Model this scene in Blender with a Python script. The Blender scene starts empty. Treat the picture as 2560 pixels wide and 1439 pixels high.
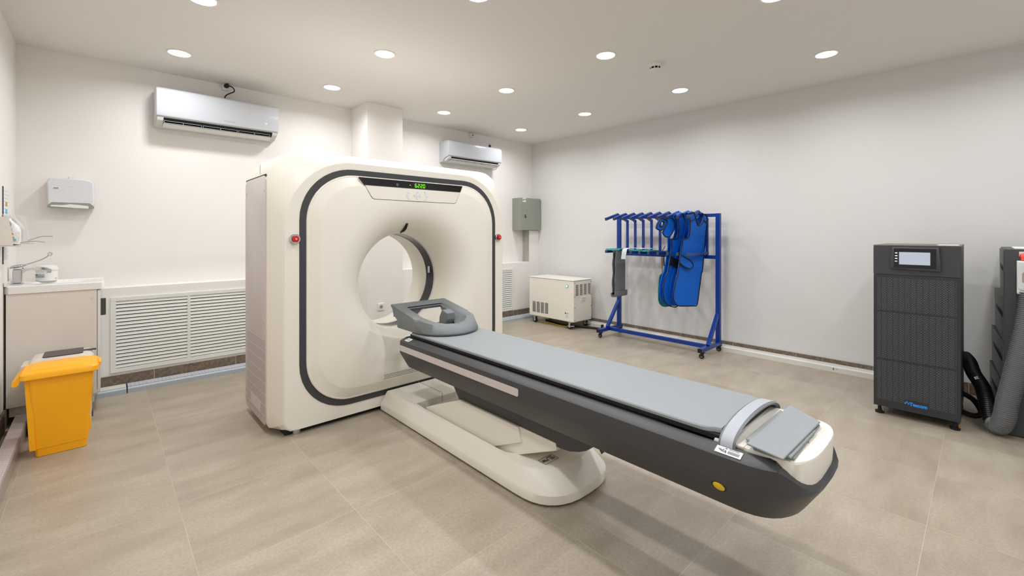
import bpy, bmesh, math, random
from mathutils import Vector, Matrix
random.seed(4)
PI = math.pi
S = bpy.context.scene
COL = S.collection

# ------------------------------------------------------------------ camera, light, exposure
F_PX, HORIZON = 1100.0, 583.0
CEIL = 2.807
CAM = (-5.2558, -5.1511, 1.33)
cd = bpy.data.cameras.new('camera')
cam = bpy.data.objects.new('camera', cd); COL.objects.link(cam)
cam.location = CAM
cam.rotation_euler = (PI/2, 0, math.radians(-43.0))
cd.sensor_fit = 'HORIZONTAL'; cd.sensor_width = 36.0
cd.lens = 36.0*F_PX/2560.0
cd.shift_y = -(719.5-HORIZON)/2560.0
cd.clip_start = 0.02; cd.clip_end = 60
S.camera = cam
w = bpy.data.worlds.new('world'); S.world = w; w.use_nodes = True
w.node_tree.nodes['Background'].inputs[0].default_value = (0.9, 0.95, 1.0, 1)
w.node_tree.nodes['Background'].inputs[1].default_value = 0.02
S.view_settings.view_transform = 'Standard'; S.view_settings.look = 'None'
S.view_settings.gamma = 1.0; S.view_settings.use_curve_mapping = False
S.view_settings.exposure = 0.0
LAMP_W = 8.4                       # watts of each recessed downlight
LAMP_COL = (0.985, 1.0, 1.03)
S.cycles.max_bounces = 10; S.cycles.diffuse_bounces = 6

# ------------------------------------------------------------------ materials
def lin(c):
    return c/12.92 if c <= 0.04045 else ((c+0.055)/1.055)**2.4
def hexc(h):
    return tuple(lin(int(h[i:i+2], 16)/255) for i in (0, 2, 4)) + (1,)
MATS = {}
def mat(name, h, rough=0.5, metal=0.0, spec=0.5, bump=None, emit=None, estr=0, alpha=None, trans=None, coat=0):
    m = bpy.data.materials.new(name); m.use_nodes = True
    nt = m.node_tree; b = nt.nodes['Principled BSDF']
    b.inputs['Base Color'].default_value = hexc(h)
    b.inputs['Roughness'].default_value = rough
    b.inputs['Metallic'].default_value = metal
    b.inputs['Specular IOR Level'].default_value = spec
    if coat: b.inputs['Coat Weight'].default_value = coat; b.inputs['Coat Roughness'].default_value = 0.08
    if emit:
        b.inputs['Emission Color'].default_value = hexc(emit); b.inputs['Emission Strength'].default_value = estr
    if trans is not None: b.inputs['Transmission Weight'].default_value = trans
    if alpha is not None: b.inputs['Alpha'].default_value = alpha
    if bump:
        sc, st = bump
        tc = nt.nodes.new('ShaderNodeTexCoord'); nz = nt.nodes.new('ShaderNodeTexNoise'); bp = nt.nodes.new('ShaderNodeBump')
        nz.inputs['Scale'].default_value = sc; nz.inputs['Detail'].default_value = 4
        bp.inputs['Strength'].default_value = st; bp.inputs['Distance'].default_value = 0.002
        nt.links.new(tc.outputs['Object'], nz.inputs['Vector']); nt.links.new(nz.outputs['Fac'], bp.inputs['Height'])
        nt.links.new(bp.outputs['Normal'], b.inputs['Normal'])
    MATS[name] = m
    return m
def nodes(m): return m.node_tree, m.node_tree.nodes, m.node_tree.links, m.node_tree.nodes['Principled BSDF']
def mth(nt, op, a, b=None):
    n = nt.nodes.new('ShaderNodeMath'); n.operation = op
    for i, v in enumerate((a, b)):
        if v is None: continue
        if isinstance(v, (int, float)): n.inputs[i].default_value = v
        else: nt.links.new(v, n.inputs[i])
    return n.outputs[0]
def mixc(nt, fac, a, b):
    n = nt.nodes.new('ShaderNodeMix'); n.data_type = 'RGBA'
    nt.links.new(fac, n.inputs[0])
    for i, v in ((6, a), (7, b)):
        if isinstance(v, tuple): n.inputs[i].default_value = v
        else: nt.links.new(v, n.inputs[i])
    return n.outputs[2]

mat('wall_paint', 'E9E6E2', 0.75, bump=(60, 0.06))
mat('wall_paint_dim', 'D6D5D3', 0.75, bump=(60, 0.06))  # same wall paint, the right side's dimmer light put into the colour
mat('ceiling_paint', 'E0DDD8', 0.85, bump=(40, 0.04))
mat('plaster_grey', 'A6A59D', 0.8, bump=(25, 0.2))
mat('cream', 'E7E2D6', 0.38, bump=(220, 0.02))
mat('cream_light', 'E6E2D8', 0.36)
mat('mauve', 'C9C0BD', 0.5, bump=(300, 0.05))
mat('charcoal', '3D3D3F', 0.42, bump=(400, 0.03))
mat('charcoal_band', '3A3A3C', 0.5)
mat('black', '0B0B0C', 0.45)
mat('black_rubber', '161616', 0.7)
mat('black_gloss', '050507', 0.12)
mat('bore_dark', '191C25', 0.14, spec=0.3)
mat('couch_grey', '8B9093', 0.5, bump=(500, 0.03))
mat('pad_grey', '8B9092', 0.62, bump=(350, 0.06))
mat('head_grey', '6E7375', 0.45, bump=(500, 0.05))
mat('handle_grey', 'A9ADB4', 0.4)
mat('handle_side', '6A6C70', 0.4)
mat('white_plastic', 'D6D8DC', 0.14, coat=0.5)
mat('aircon_white_dim', 'BFC2C7', 0.14, coat=0.5)  # white plastic darkened in colour to hold back the glare of the downlights
mat('white_matte', 'E0E0DC', 0.5)
mat('offwhite', 'CFCFCB', 0.5)
mat('vent_white', 'DFE1DC', 0.45)
mat('vent_dark', '14140F', 0.8)
mat('fin_grey', '93959A', 0.5)
mat('metal_grey', '8C9085', 0.42, bump=(120, 0.03))
mat('chrome', 'C9CBCC', 0.08, metal=1.0)
mat('steel', 'B9BDC0', 0.3, metal=0.9)
mat('galv', 'B7BEC2', 0.4, metal=0.5)
mat('trunk_blue', 'A9B3BA', 0.42)
mat('trunk_white', 'DAD8D0', 0.45)
mat('trunk_alu', 'B5B6B6', 0.32, metal=0.55)
mat('blue_paint', '05368A', 0.32, spec=0.35, coat=0.1)
mat('vest_blue', '0560C6', 0.6, spec=0.25, bump=(30, 0.35))
mat('vest_trim', '0A0C12', 0.6)
mat('teal_fabric', '0F7F80', 0.6, bump=(30, 0.3))
mat('grey_fabric', '727676', 0.75, bump=(200, 0.15))
mat('white_fabric', 'C9D2D4', 0.7)
mat('red_button', 'C3140F', 0.35)
mat('pink_dot', 'E9A9B4', 0.4)
mat('yellow_bin', 'FFB300', 0.42, bump=(60, 0.05))
mat('bin_cream', 'D8CEC3', 0.42)
mat('bin_lid_dark', '4A4144', 0.4)
mat('cabinet_beige', 'DDD7CE', 0.55)
mat('counter_white', 'E9E8E6', 0.15)
mat('ups_black', '2A2C31', 0.45, bump=(500, 0.06))
mat('ups_top', '5C5852', 0.4)
mat('ups_panel', '3A3B40', 0.4)
mat('cab_grey', '3E4347', 0.5, bump=(300, 0.05))
mat('cab_side', '4A4C4E', 0.45)
mat('hose_black', '121315', 0.4)
mat('hose_grey', '6D6F72', 0.3)
mat('red_cable', 'F04A35', 0.45)
mat('paper', 'E4E4E4', 0.6)
mat('ink', '3A3A3E', 0.6)
mat('ink_light', '9EA0A6', 0.6)
mat('ink_blue', '30407A', 0.5)
mat('logo_blue', '118DF0', 0.4, emit='118DF0', estr=0.12)
mat('cyan_print', '62B3D8', 0.5)
mat('amber_print', 'C9993C', 0.5)
mat('yellow_print', 'E0B11C', 0.5)
mat('green_print', '5A8F62', 0.5)
mat('yellow_button', 'EDCB05', 0.35)
mat('key_white', 'DDE0EA', 0.4)
mat('lcd', '8F98A6', 0.2, emit='C4CDDA', estr=0.42)
mat('led_green', '49D040', 0.3, emit='52F03C', estr=1.2)
mat('led_white', 'E8ECF0', 0.3, emit='F0F4F8', estr=0.7)
mat('led_teal', '16A080', 0.3, emit='10B890', estr=0.45)
mat('digit_green', '6CE010', 0.3, emit='70E815', estr=1.0)
mat('icon_blue', '3F5866', 0.3, emit='5F8CA0', estr=0.05)
mat('lamp_glow', 'FFFFFF', 0.5, emit='FFFAF2', estr=9.0)
mat('lamp_trim', 'E6E4DE', 0.4)
mat('cable_yellow', 'C9A21C', 0.5)
mat('brass', 'B59A5A', 0.3, metal=0.9)
mat('wheel_hub', 'C2C6C8', 0.35, metal=0.4)
mat('clear_plastic', 'EEF0F0', 0.1, alpha=0.35)
mat('bottle_white', 'E6E6E4', 0.3)
mat('socket_hole', '8A8C8E', 0.5)
mat('grout_stain', '6B655C', 0.8)

# floor: square tiles with pale joints, each tile a little different in tone
def floor_mat():
    m = mat('floor_tile', 'B5A591', 0.36); nt, N, L, b = nodes(m)
    tc = N.new('ShaderNodeTexCoord'); sx = N.new('ShaderNodeSeparateXYZ'); L.new(tc.outputs['Object'], sx.inputs[0])
    u = mth(nt, 'DIVIDE', mth(nt, 'ADD', sx.outputs[0], 4.98+61.75), 0.6175)
    v = mth(nt, 'DIVIDE', mth(nt, 'ADD', sx.outputs[1], 4.973+62.9), 0.629)
    fu, fv = mth(nt, 'FRACT', u), mth(nt, 'FRACT', v)
    du = mth(nt, 'ABSOLUTE', mth(nt, 'SUBTRACT', fu, 0.5)); dv = mth(nt, 'ABSOLUTE', mth(nt, 'SUBTRACT', fv, 0.5))
    ln = mth(nt, 'MAXIMUM', mth(nt, 'GREATER_THAN', du, 0.4982), mth(nt, 'GREATER_THAN', dv, 0.4982))
    cb = N.new('ShaderNodeCombineXYZ'); L.new(mth(nt, 'FLOOR', u), cb.inputs[0]); L.new(mth(nt, 'FLOOR', v), cb.inputs[1])
    wn = N.new('ShaderNodeTexWhiteNoise'); wn.noise_dimensions = '3D'; L.new(cb.outputs[0], wn.inputs['Vector'])
    # cloudy, slightly streaked stone pattern, shifted per tile
    mp = N.new('ShaderNodeMapping'); mp.inputs['Scale'].default_value = (1.6, 4.2, 1)
    ad = N.new('ShaderNodeVectorMath'); ad.operation = 'ADD'
    sc = N.new('ShaderNodeVectorMath'); sc.operation = 'SCALE'; sc.inputs['Scale'].default_value = 9.0
    L.new(wn.outputs['Color'], sc.inputs[0]); L.new(tc.outputs['Object'], ad.inputs[0]); L.new(sc.outputs[0], ad.inputs[1])
    L.new(ad.outputs[0], mp.inputs['Vector'])
    n1 = N.new('ShaderNodeTexNoise'); n1.inputs['Scale'].default_value = 1.7; n1.inputs['Detail'].default_value = 5
    n2 = N.new('ShaderNodeTexNoise'); n2.inputs['Scale'].default_value = 75; n2.inputs['Detail'].default_value = 3
    L.new(mp.outputs[0], n1.inputs['Vector']); L.new(tc.outputs['Object'], n2.inputs['Vector'])
    f1 = N.new('ShaderNodeMapRange'); f1.inputs[1].default_value = 0.3; f1.inputs[2].default_value = 0.7; L.new(n1.outputs['Fac'], f1.inputs[0])
    c1 = mixc(nt, f1.outputs[0], hexc('A09483'), hexc('B7AC9B'))
    f2 = N.new('ShaderNodeMapRange'); f2.inputs[1].default_value = 0.36; f2.inputs[2].default_value = 0.68
    f2.inputs[3].default_value = 0.0; f2.inputs[4].default_value = 0.32; L.new(n2.outputs['Fac'], f2.inputs[0])
    c2 = mixc(nt, f2.outputs[0], c1, hexc('877A6B'))
    n3 = N.new('ShaderNodeTexNoise'); n3.inputs['Scale'].default_value = 150; L.new(tc.outputs['Object'], n3.inputs['Vector'])
    f4 = N.new('ShaderNodeMapRange'); f4.inputs[1].default_value = 0.66; f4.inputs[2].default_value = 0.74
    f4.inputs[3].default_value = 0.0; f4.inputs[4].default_value = 0.5; L.new(n3.outputs['Fac'], f4.inputs[0])
    c2 = mixc(nt, f4.outputs[0], c2, hexc('CFC3B2'))
    f3 = N.new('ShaderNodeMapRange'); f3.inputs[3].default_value = 0.0; f3.inputs[4].default_value = 0.22; L.new(wn.outputs['Value'], f3.inputs[0])
    c3 = mixc(nt, f3.outputs[0], c2, hexc('918373'))
    ng = N.new('ShaderNodeTexNoise'); ng.inputs['Scale'].default_value = 2.3; L.new(tc.outputs['Object'], ng.inputs['Vector'])
    lf = mth(nt, 'MULTIPLY', ln, mth(nt, 'MULTIPLY', ng.outputs['Fac'], 1.2))
    c4 = mixc(nt, lf, c3, hexc('C6BBAA'))
    L.new(c4, b.inputs['Base Color'])
    bp = N.new('ShaderNodeBump'); bp.inputs['Strength'].default_value = 0.12; bp.inputs['Distance'].default_value = 0.001
    L.new(mth(nt, 'SUBTRACT', n2.outputs['Fac'], ln), bp.inputs['Height']); L.new(bp.outputs[0], b.inputs['Normal'])
floor_mat()
def skirt_mat():
    m = mat('skirt_tile', '6F6152', 0.5); nt, N, L, b = nodes(m)
    tc = N.new('ShaderNodeTexCoord'); sx = N.new('ShaderNodeSeparateXYZ'); L.new(tc.outputs['Object'], sx.inputs[0])
    n = N.new('ShaderNodeTexNoise'); n.inputs['Scale'].default_value = 45; n.inputs['Detail'].default_value = 5; L.new(tc.outputs['Object'], n.inputs['Vector'])
    r = N.new('ShaderNodeMapRange'); r.inputs[1].default_value = 0.35; r.inputs[2].default_value = 0.65; L.new(n.outputs['Fac'], r.inputs[0])
    c = mixc(nt, r.outputs[0], hexc('5F5245'), hexc('7C6D5D'))
    fu = mth(nt, 'FRACT', mth(nt, 'DIVIDE', mth(nt, 'ADD', mth(nt, 'ADD', sx.outputs[0], sx.outputs[1]), 70.13), 0.6195))
    ln = mth(nt, 'LESS_THAN', fu, 0.006)
    L.new(mixc(nt, ln, c, hexc('B8AB98')), b.inputs['Base Color'])
skirt_mat()
def dots_mat(name, base, hole, axes, pitch, rad, rough=0.5, dash=None, gaps=None):
    """panel with a regular pattern of punched holes (or dashes) in its own surface"""
    m = mat(name, base, rough); nt, N, L, b = nodes(m)
    tc = N.new('ShaderNodeTexCoord'); sx = N.new('ShaderNodeSeparateXYZ'); L.new(tc.outputs['Object'], sx.inputs[0])
    u = mth(nt, 'DIVIDE', mth(nt, 'ADD', sx.outputs[axes[0]], 50.0), pitch[0]); v = mth(nt, 'DIVIDE', mth(nt, 'ADD', sx.outputs[axes[1]], 50.0), pitch[1])
    off = mth(nt, 'MULTIPLY', mth(nt, 'MODULO', mth(nt, 'FLOOR', v), 2.0), 0.5)
    fu = mth(nt, 'ABSOLUTE', mth(nt, 'SUBTRACT', mth(nt, 'FRACT', mth(nt, 'ADD', u, off)), 0.5))
    fv = mth(nt, 'ABSOLUTE', mth(nt, 'SUBTRACT', mth(nt, 'FRACT', v), 0.5))
    if dash:
        msk = mth(nt, 'MULTIPLY', mth(nt, 'LESS_THAN', fu, dash[0]), mth(nt, 'LESS_THAN', fv, dash[1]))
    else:
        d2 = mth(nt, 'ADD', mth(nt, 'POWER', mth(nt, 'MULTIPLY', fu, pitch[0]), 2.0), mth(nt, 'POWER', mth(nt, 'MULTIPLY', fv, pitch[1]), 2.0))
        msk = mth(nt, 'LESS_THAN', d2, rad*rad)
    if gaps:
        g = mth(nt, 'FRACT', mth(nt, 'DIVIDE', mth(nt, 'ADD', sx.outputs[gaps[0]], 50.0), gaps[1]))
        msk = mth(nt, 'MULTIPLY', msk, mth(nt, 'GREATER_THAN', g, gaps[2]))
    L.new(mixc(nt, msk, hexc(base), hexc(hole)), b.inputs['Base Color'])
    return m
dots_mat('perforated_mauve', 'C3BAB7', '6B6363', (1, 2), (0.0085, 0.0085), 0.0026, gaps=(2, 0.072, 0.12))
dots_mat('mesh_black', '26282C', '76777A', (1, 2), (0.0159, 0.0078), 0, dash=(0.31, 0.14), gaps=(1, 0.0318, 0.12))
dots_mat('red_marks', 'B9BABA', 'B0605C', (0, 1), (0.034, 0.013), 0, rough=0.35, dash=(0.28, 0.16))
dots_mat('red_marks_side', 'C3CCD4', 'B98F92', (1, 0), (0.03, 0.026), 0, rough=0.4, dash=(0.14, 0.3))

# ------------------------------------------------------------------ mesh helpers (world coordinates)
class MB:
    def __init__(self): self.bm = bmesh.new(); self.flat = True
    def box(self, x0, x1, y0, y1, z0, z1, bev=0, seg=2):
        bm = self.bm
        vs = [bm.verts.new((x, y, z)) for x in (x0, x1) for y in (y0, y1) for z in (z0, z1)]
        fs = [(0, 1, 3, 2), (4, 6, 7, 5), (0, 4, 5, 1), (2, 3, 7, 6), (0, 2, 6, 4), (1, 5, 7, 3)]
        nf = [bm.faces.new([vs[i] for i in f]) for f in fs]
        if bev:
            es = list({e for f in nf for e in f.edges})
            bmesh.ops.bevel(bm, geom=es, offset=bev, segments=seg, affect='EDGES', profile=0.5)
        return self
    def prism(self, pts, axis, a, b, bev=0):
        """polygon pts (2D) extruded along axis from a to b; 2D order: x->(y,z) y->(x,z) z->(x,y)"""
        bm = self.bm
        def P(p, t):
            return {0: (t, p[0], p[1]), 1: (p[0], t, p[1]), 2: (p[0], p[1], t)}[axis]
        A = [bm.verts.new(P(p, a)) for p in pts]; B = [bm.verts.new(P(p, b)) for p in pts]
        n = len(pts); nf = [bm.faces.new(A), bm.faces.new(B[::-1])]
        for i in range(n):
            j = (i+1) % n; nf.append(bm.faces.new((A[i], B[i], B[j], A[j])))
        if bev:
            es = list({e for f in nf for e in f.edges})
            bmesh.ops.bevel(bm, geom=es, offset=bev, segments=2, affect='EDGES', profile=0.5)
        return self
    def loft(self, rings, closed=False, caps=(False, False)):
        bm = self.bm; self.flat = False
        R = [[bm.verts.new(p) for p in r] for r in rings]; n = len(R[0])
        m = len(R)
        for k in range(m if closed else m-1):
            a, b = R[k], R[(k+1) % m]
            for i in range(n):
                j = (i+1) % n
                try: bm.faces.new((a[i], a[j], b[j], b[i]))
                except ValueError: pass
        if caps[0]: bm.faces.new(R[0][::-1])
        if caps[1]: bm.faces.new(R[-1])
        return self
    def tube(self, path, r, seg=10, caps=True):
        pts = [Vector(p) for p in path]
        rad = r if isinstance(r, (list, tuple)) else [r]*len(pts)
        rings = []
        t0 = (pts[1]-pts[0]).normalized()
        up = Vector((0, 0, 1)) if abs(t0.z) < 0.9 else Vector((1, 0, 0))
        u = t0.cross(up).normalized()
        for i, p in enumerate(pts):
            t = (pts[min(i+1, len(pts)-1)]-pts[max(i-1, 0)]).normalized()
            u = (u - t*u.dot(t)).normalized(); v = t.cross(u)
            rings.append([p + (u*math.cos(2*PI*k/seg)+v*math.sin(2*PI*k/seg))*rad[i] for k in range(seg)])
        return self.loft(rings, caps=(caps, caps))
    def bar(self, p, q, w, h, upv=(0, 0, 1), bev=0.003):
        p, q = Vector(p), Vector(q); t = (q-p).normalized(); s = t.cross(Vector(upv)).normalized(); n = s.cross(t)
        R = [[c + s*(a*w/2) + n*(b*h/2) for a, b in ((-1, -1), (1, -1), (1, 1), (-1, 1))] for c in (p, q)]
        b2 = bmesh.new(); V = [[b2.verts.new(v) for v in r] for r in R]
        fs = [b2.faces.new(V[0][::-1]), b2.faces.new(V[1])]
        for i in range(4): fs.append(b2.faces.new((V[0][i], V[0][(i+1) % 4], V[1][(i+1) % 4], V[1][i])))
        if bev: bmesh.ops.bevel(b2, geom=list(b2.edges), offset=bev, segments=2, affect='EDGES', profile=0.5)
        self.merge(b2); return self
    def merge(self, b2):
        me = bpy.data.meshes.new('tmp'); b2.to_mesh(me); b2.free(); self.bm.from_mesh(me); bpy.data.meshes.remove(me)
    def cyl(self, c, axis, r, h, seg=24, r2=None):
        """cylinder centred at c along axis letter index, half-open either way"""
        r2 = r if r2 is None else r2
        ax = [Vector((1, 0, 0)), Vector((0, 1, 0)), Vector((0, 0, 1))][axis]
        u = [Vector((0, 1, 0)), Vector((0, 0, 1)), Vector((1, 0, 0))][axis]; v = ax.cross(u); c = Vector(c)
        rings = [[c + ax*s + (u*math.cos(2*PI*k/seg)+v*math.sin(2*PI*k/seg))*rr for k in range(seg)] for s, rr in ((-h/2, r), (h/2, r2))]
        return self.loft(rings, caps=(True, True))
    def lathe(self, c, axis, prof, seg=32):
        ax = [Vector((1, 0, 0)), Vector((0, 1, 0)), Vector((0, 0, 1))][axis]
        u = [Vector((0, 1, 0)), Vector((0, 0, 1)), Vector((1, 0, 0))][axis]; v = ax.cross(u); c = Vector(c)
        rings = [[c + ax*s + (u*math.cos(2*PI*k/seg)+v*math.sin(2*PI*k/seg))*max(rr, 1e-4) for k in range(seg)] for s, rr in prof]
        return self.loft(rings, caps=(True, True))
    def sheet(self, pts, th, n):
        """flat or folded sheet from a 3D outline, thickness th along vector n"""
        n = Vector(n)*th; b2 = bmesh.new()
        A = [b2.verts.new(Vector(p)) for p in pts]; m = len(A)
        es = [b2.edges.new((A[i], A[(i+1) % m])) for i in range(m)]
        r = bmesh.ops.triangle_fill(b2, use_beauty=True, use_dissolve=False, edges=es)
        tri = [f for f in b2.faces]
        mp = {v: b2.verts.new(v.co+n) for v in A}
        for f in tri: b2.faces.new([mp[v] for v in f.verts][::-1])
        for i in range(m):
            a, b = A[i], A[(i+1) % m]; b2.faces.new((a, b, mp[b], mp[a]))
        self.merge(b2); return self
    def build(self, name, m, parent=None, smooth=35, at=None, bevel=0):
        bm = self.bm
        if self.flat and smooth == 35: smooth = 12
        bmesh.ops.recalc_face_normals(bm, faces=bm.faces)
        if parent is not None:
            org = world_loc(parent)
        else:
            if at is None:
                xs = [v.co.x for v in bm.verts]; ys = [v.co.y for v in bm.verts]; zs = [v.co.z for v in bm.verts]
                at = ((min(xs)+max(xs))/2, (min(ys)+max(ys))/2, min(zs))
            org = Vector(at)
        for v in bm.verts: v.co -= org
        me = bpy.data.meshes.new(name); bm.to_mesh(me); bm.free()
        me.materials.append(MATS[m] if isinstance(m, str) else m)
        if smooth:
            for p in me.polygons: p.use_smooth = True
            me.set_sharp_from_angle(angle=math.radians(smooth))
        o = bpy.data.objects.new(name, me); COL.objects.link(o)
        if parent is not None: o.parent = parent
        else: o.location = org
        if bevel:
            b = o.modifiers.new('bevel', 'BEVEL'); b.width = bevel; b.segments = 2; b.limit_method = 'ANGLE'
        return o
def world_loc(o):
    v = Vector((0, 0, 0))
    while o: v += o.location; o = o.parent
    return v
def tag(o, label, cat, group=None, kind=None):
    if label: o['label'] = label
    if cat: o['category'] = cat
    if group: o['group'] = group
    if kind: o['kind'] = kind
    return o
def thing(name, loc, label, cat, group=None):
    o = bpy.data.objects.new(name, None); COL.objects.link(o); o.location = loc; o.empty_display_size = 0.1
    return tag(o, label, cat, group)
def struct(o): o['kind'] = 'structure'; return o
def copy_thing(o, parent=None, delta=None, label=None):
    c = o.copy(); COL.objects.link(c)
    if parent is not None: c.parent = parent
    if delta is not None: c.location = o.location + Vector(delta)
    if label: c['label'] = label
    for ch in [x for x in bpy.data.objects if x.parent == o]: copy_thing(ch, c)
    return c
def text_mesh(s, size, origin, xdir, updir, depth=0.0006, sx=1.0, bold=0.0):
    cu = bpy.data.curves.new('txt', 'FONT'); cu.body = s; cu.size = size; cu.extrude = depth; cu.offset = bold; cu.align_x = 'CENTER'; cu.align_y = 'CENTER'
    cu.resolution_u = 3
    ob = bpy.data.objects.new('txt', cu); COL.objects.link(ob)
    dg = bpy.context.evaluated_depsgraph_get(); dg.update()
    me = bpy.data.meshes.new_from_object(ob.evaluated_get(dg))
    bpy.data.objects.remove(ob); bpy.data.curves.remove(cu)
    x = Vector(xdir).normalized(); u = Vector(updir).normalized(); n = x.cross(u); o = Vector(origin)
    mb = MB(); mb.bm.from_mesh(me); bpy.data.meshes.remove(me)
    for v in mb.bm.verts: v.co = o + x*(v.co.x*sx) + u*v.co.y + n*v.co.z
    return mb
def rrect(x0, x1, z0, z1, rt, rb=None, n=10):
    rb = rt if rb is None else rb; P = []
    for cx, cz, r, a0 in ((x1-rt, z1-rt, rt, 0), (x0+rt, z1-rt, rt, 90), (x0+rb, z0+rb, rb, 180), (x1-rb, z0+rb, rb, 270)):
        for k in range(n+1):
            a = math.radians(a0+90*k/n); P.append((cx+r*math.cos(a), cz+r*math.sin(a)))
    return P
def polar(P, c, thetas):
    """sample closed outline P at the given directions from c"""
    out = []; n = len(P)
    for t in thetas:
        d = (math.cos(t), math.sin(t)); best = None
        for i in range(n):
            ax, ay = P[i][0]-c[0], P[i][1]-c[1]; bx, by = P[(i+1) % n][0]-c[0], P[(i+1) % n][1]-c[1]
            ca = d[0]*ay-d[1]*ax; cb = d[0]*by-d[1]*bx
            if ca*cb <= 0 and ca != cb:
                s = ca/(ca-cb); px, py = ax+(bx-ax)*s, ay+(by-ay)*s
                q = px*d[0]+py*d[1]
                if q > 0 and (best is None or q > best): best = q
        out.append((c[0]+d[0]*best, c[1]+d[1]*best))
    return out

# ------------------------------------------------------------------ the room
XL, YF = -5.745, -6.1
struct(MB().box(XL, 0, YF, 0, -0.1, 0).build('floor', 'floor_tile', smooth=0, at=(0, 0, 0)))
struct(MB().box(XL-.1, .1, YF-.1, .1, CEIL, CEIL+.1).build('ceiling', 'ceiling_paint', smooth=0))
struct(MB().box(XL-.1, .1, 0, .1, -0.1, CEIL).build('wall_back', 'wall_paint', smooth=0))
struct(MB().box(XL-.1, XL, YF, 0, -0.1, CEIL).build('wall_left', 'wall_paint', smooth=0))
struct(MB().box(0, .1, YF, 0, -0.1, CEIL).build('wall_right', 'wall_paint_dim', smooth=0))
struct(MB().box(XL-.1, .1, YF-.1, YF, -0.1, CEIL).build('wall_front', 'wall_paint_dim', smooth=0))
LY = -0.15
struct(MB().box(XL, -0.213, LY, 0, 0, 0.873).build('wall_back_lower', 'wall_paint', smooth=0, bevel=0.004))
c_ = MB().box(-0.213, 0, LY, 0, 0, 1.376).build('wall_back_column', 'wall_paint', smooth=0); struct(c_)
struct(MB().box(-0.2145, -0.213, LY+.003, 0, 0.874, 1.376).build('trim_1', 'plaster_grey', smooth=0))
struct(MB().box(-3.08, -2.639, -0.438, 0, 0, CEIL).build('wall_pillar', 'wall_paint', smooth=0, bevel=0.003))
sk = MB().box(XL, -3.095, LY-.014, LY, 0, 0.132).box(-2.625, 0, LY-.014, LY, 0, 0.132); struct(sk.build('baseboard_back', 'skirt_tile', smooth=0, at=(0, 0, 0)))
struct(MB().box(-3.094, -2.625, -0.452, -0.438, 0, 0.132).build('baseboard_pillar', 'skirt_tile', smooth=0, at=(0, 0, 0)))
struct(MB().box(-0.014, 0, YF, LY-.014, 0, 0.094).build('baseboard_right', 'skirt_tile', smooth=0, at=(0, 0, 0)))
struct(MB().box(XL, XL+.014, YF, LY-.014, 0, 0.132).build('baseboard_left', 'skirt_tile', smooth=0, at=(0, 0, 0)))

# floor trunking runs
def trunk_back(x0, x1, label, open_end=False):
    t = thing('cable_trunking', ((x0+x1)/2, -0.23, 0), label, 'cable trunking')
    MB().prism([(-0.166, 0.0), (-0.296, 0.0), (-0.296, 0.038), (-0.285, 0.049), (-0.166, 0.052)], 0, x0, x1).build('cover', 'trunk_blue', t, smooth=30)
    MB().box(x0+.004, x1-.004, -0.278, -0.172, 0.0505, 0.0535).build('lid_strip', 'red_marks_side' if not open_end else 'trunk_white', t, smooth=0)
trunk_back(-5.60, -5.105, 'grey blue cable trunking stub on the floor beside the vanity cabinet', True)
trunk_back(-5.097, -3.10, 'long grey blue trunking with red dashes below the wide louvred grille')
trunk_back(-2.62, -0.97, 'grey blue trunking section on floor behind the scanner under narrow grille')
trunk_back(-0.965, -0.14, 'grey blue trunking section running behind the cream chiller corner')
t = thing('cable_trunking', (-0.067, -2.4, 0), 'white floor trunking along the right wall behind the blue apron rack', 'cable trunking')
MB().prism([(-0.016, 0), (-0.12, 0), (-0.12, 0.045), (-0.108, 0.055), (-0.016, 0.057)], 1, -4.62, -0.30).build('cover', 'trunk_white', t, smooth=30)
MB().box(-0.1215, -0.12, -4.17, -4.163, 0.02, 0.04).box(-0.1215, -0.12, -4.195, -4.19, 0.028, 0.034).build('scratch_mark', 'ink', t, smooth=0)
t = thing('floor_trunking', (-5.655, -2.0, 0), 'silver trunking with rows of red dashes along left wall by the bins', 'cable trunking')
MB().box(-5.688, -5.617, -5.6, -0.66, 0, 0.088, 0.003).build('body', 'trunk_alu', t)
MB().box(-5.684, -5.623, -5.6, -0.665, 0.0885, 0.092).build('lid_strip', 'red_marks', t, smooth=0)

# ------------------------------------------------------------------ ceiling: downlights and smoke detector
def downlight(x, y, label):
    t = thing('recessed_downlight', (x, y, CEIL-.004), label, 'downlight', 'recessed ceiling downlights')
    MB().lathe((x, y, CEIL), 2, [(-0.0005, 0.088), (-0.004, 0.088), (-0.006, 0.080), (-0.004, 0.074), (-0.0005, 0.074)], 40).build('trim_ring', 'lamp_trim', t)
    MB().cyl((x, y, CEIL-.0022), 2, 0.0735, 0.003, 40).build('diffuser', 'lamp_glow', t)
    ld = bpy.data.lights.new('downlight_lamp', 'AREA'); ld.shape = 'DISK'; ld.size = 0.145; ld.energy = LAMP_W; ld.color = LAMP_COL; ld.spread = math.radians(160)
    lo = bpy.data.objects.new('downlight_lamp', ld); COL.objects.link(lo); lo.parent = t; lo.location = (0, 0, -0.006)
    return t
rows_y = (-0.65, -1.785, -3.01, -4.265, -5.45); cols_x = (-4.79, -3.55, -2.195, -0.885)  # the last row is added out of view to brighten the near floor
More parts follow.
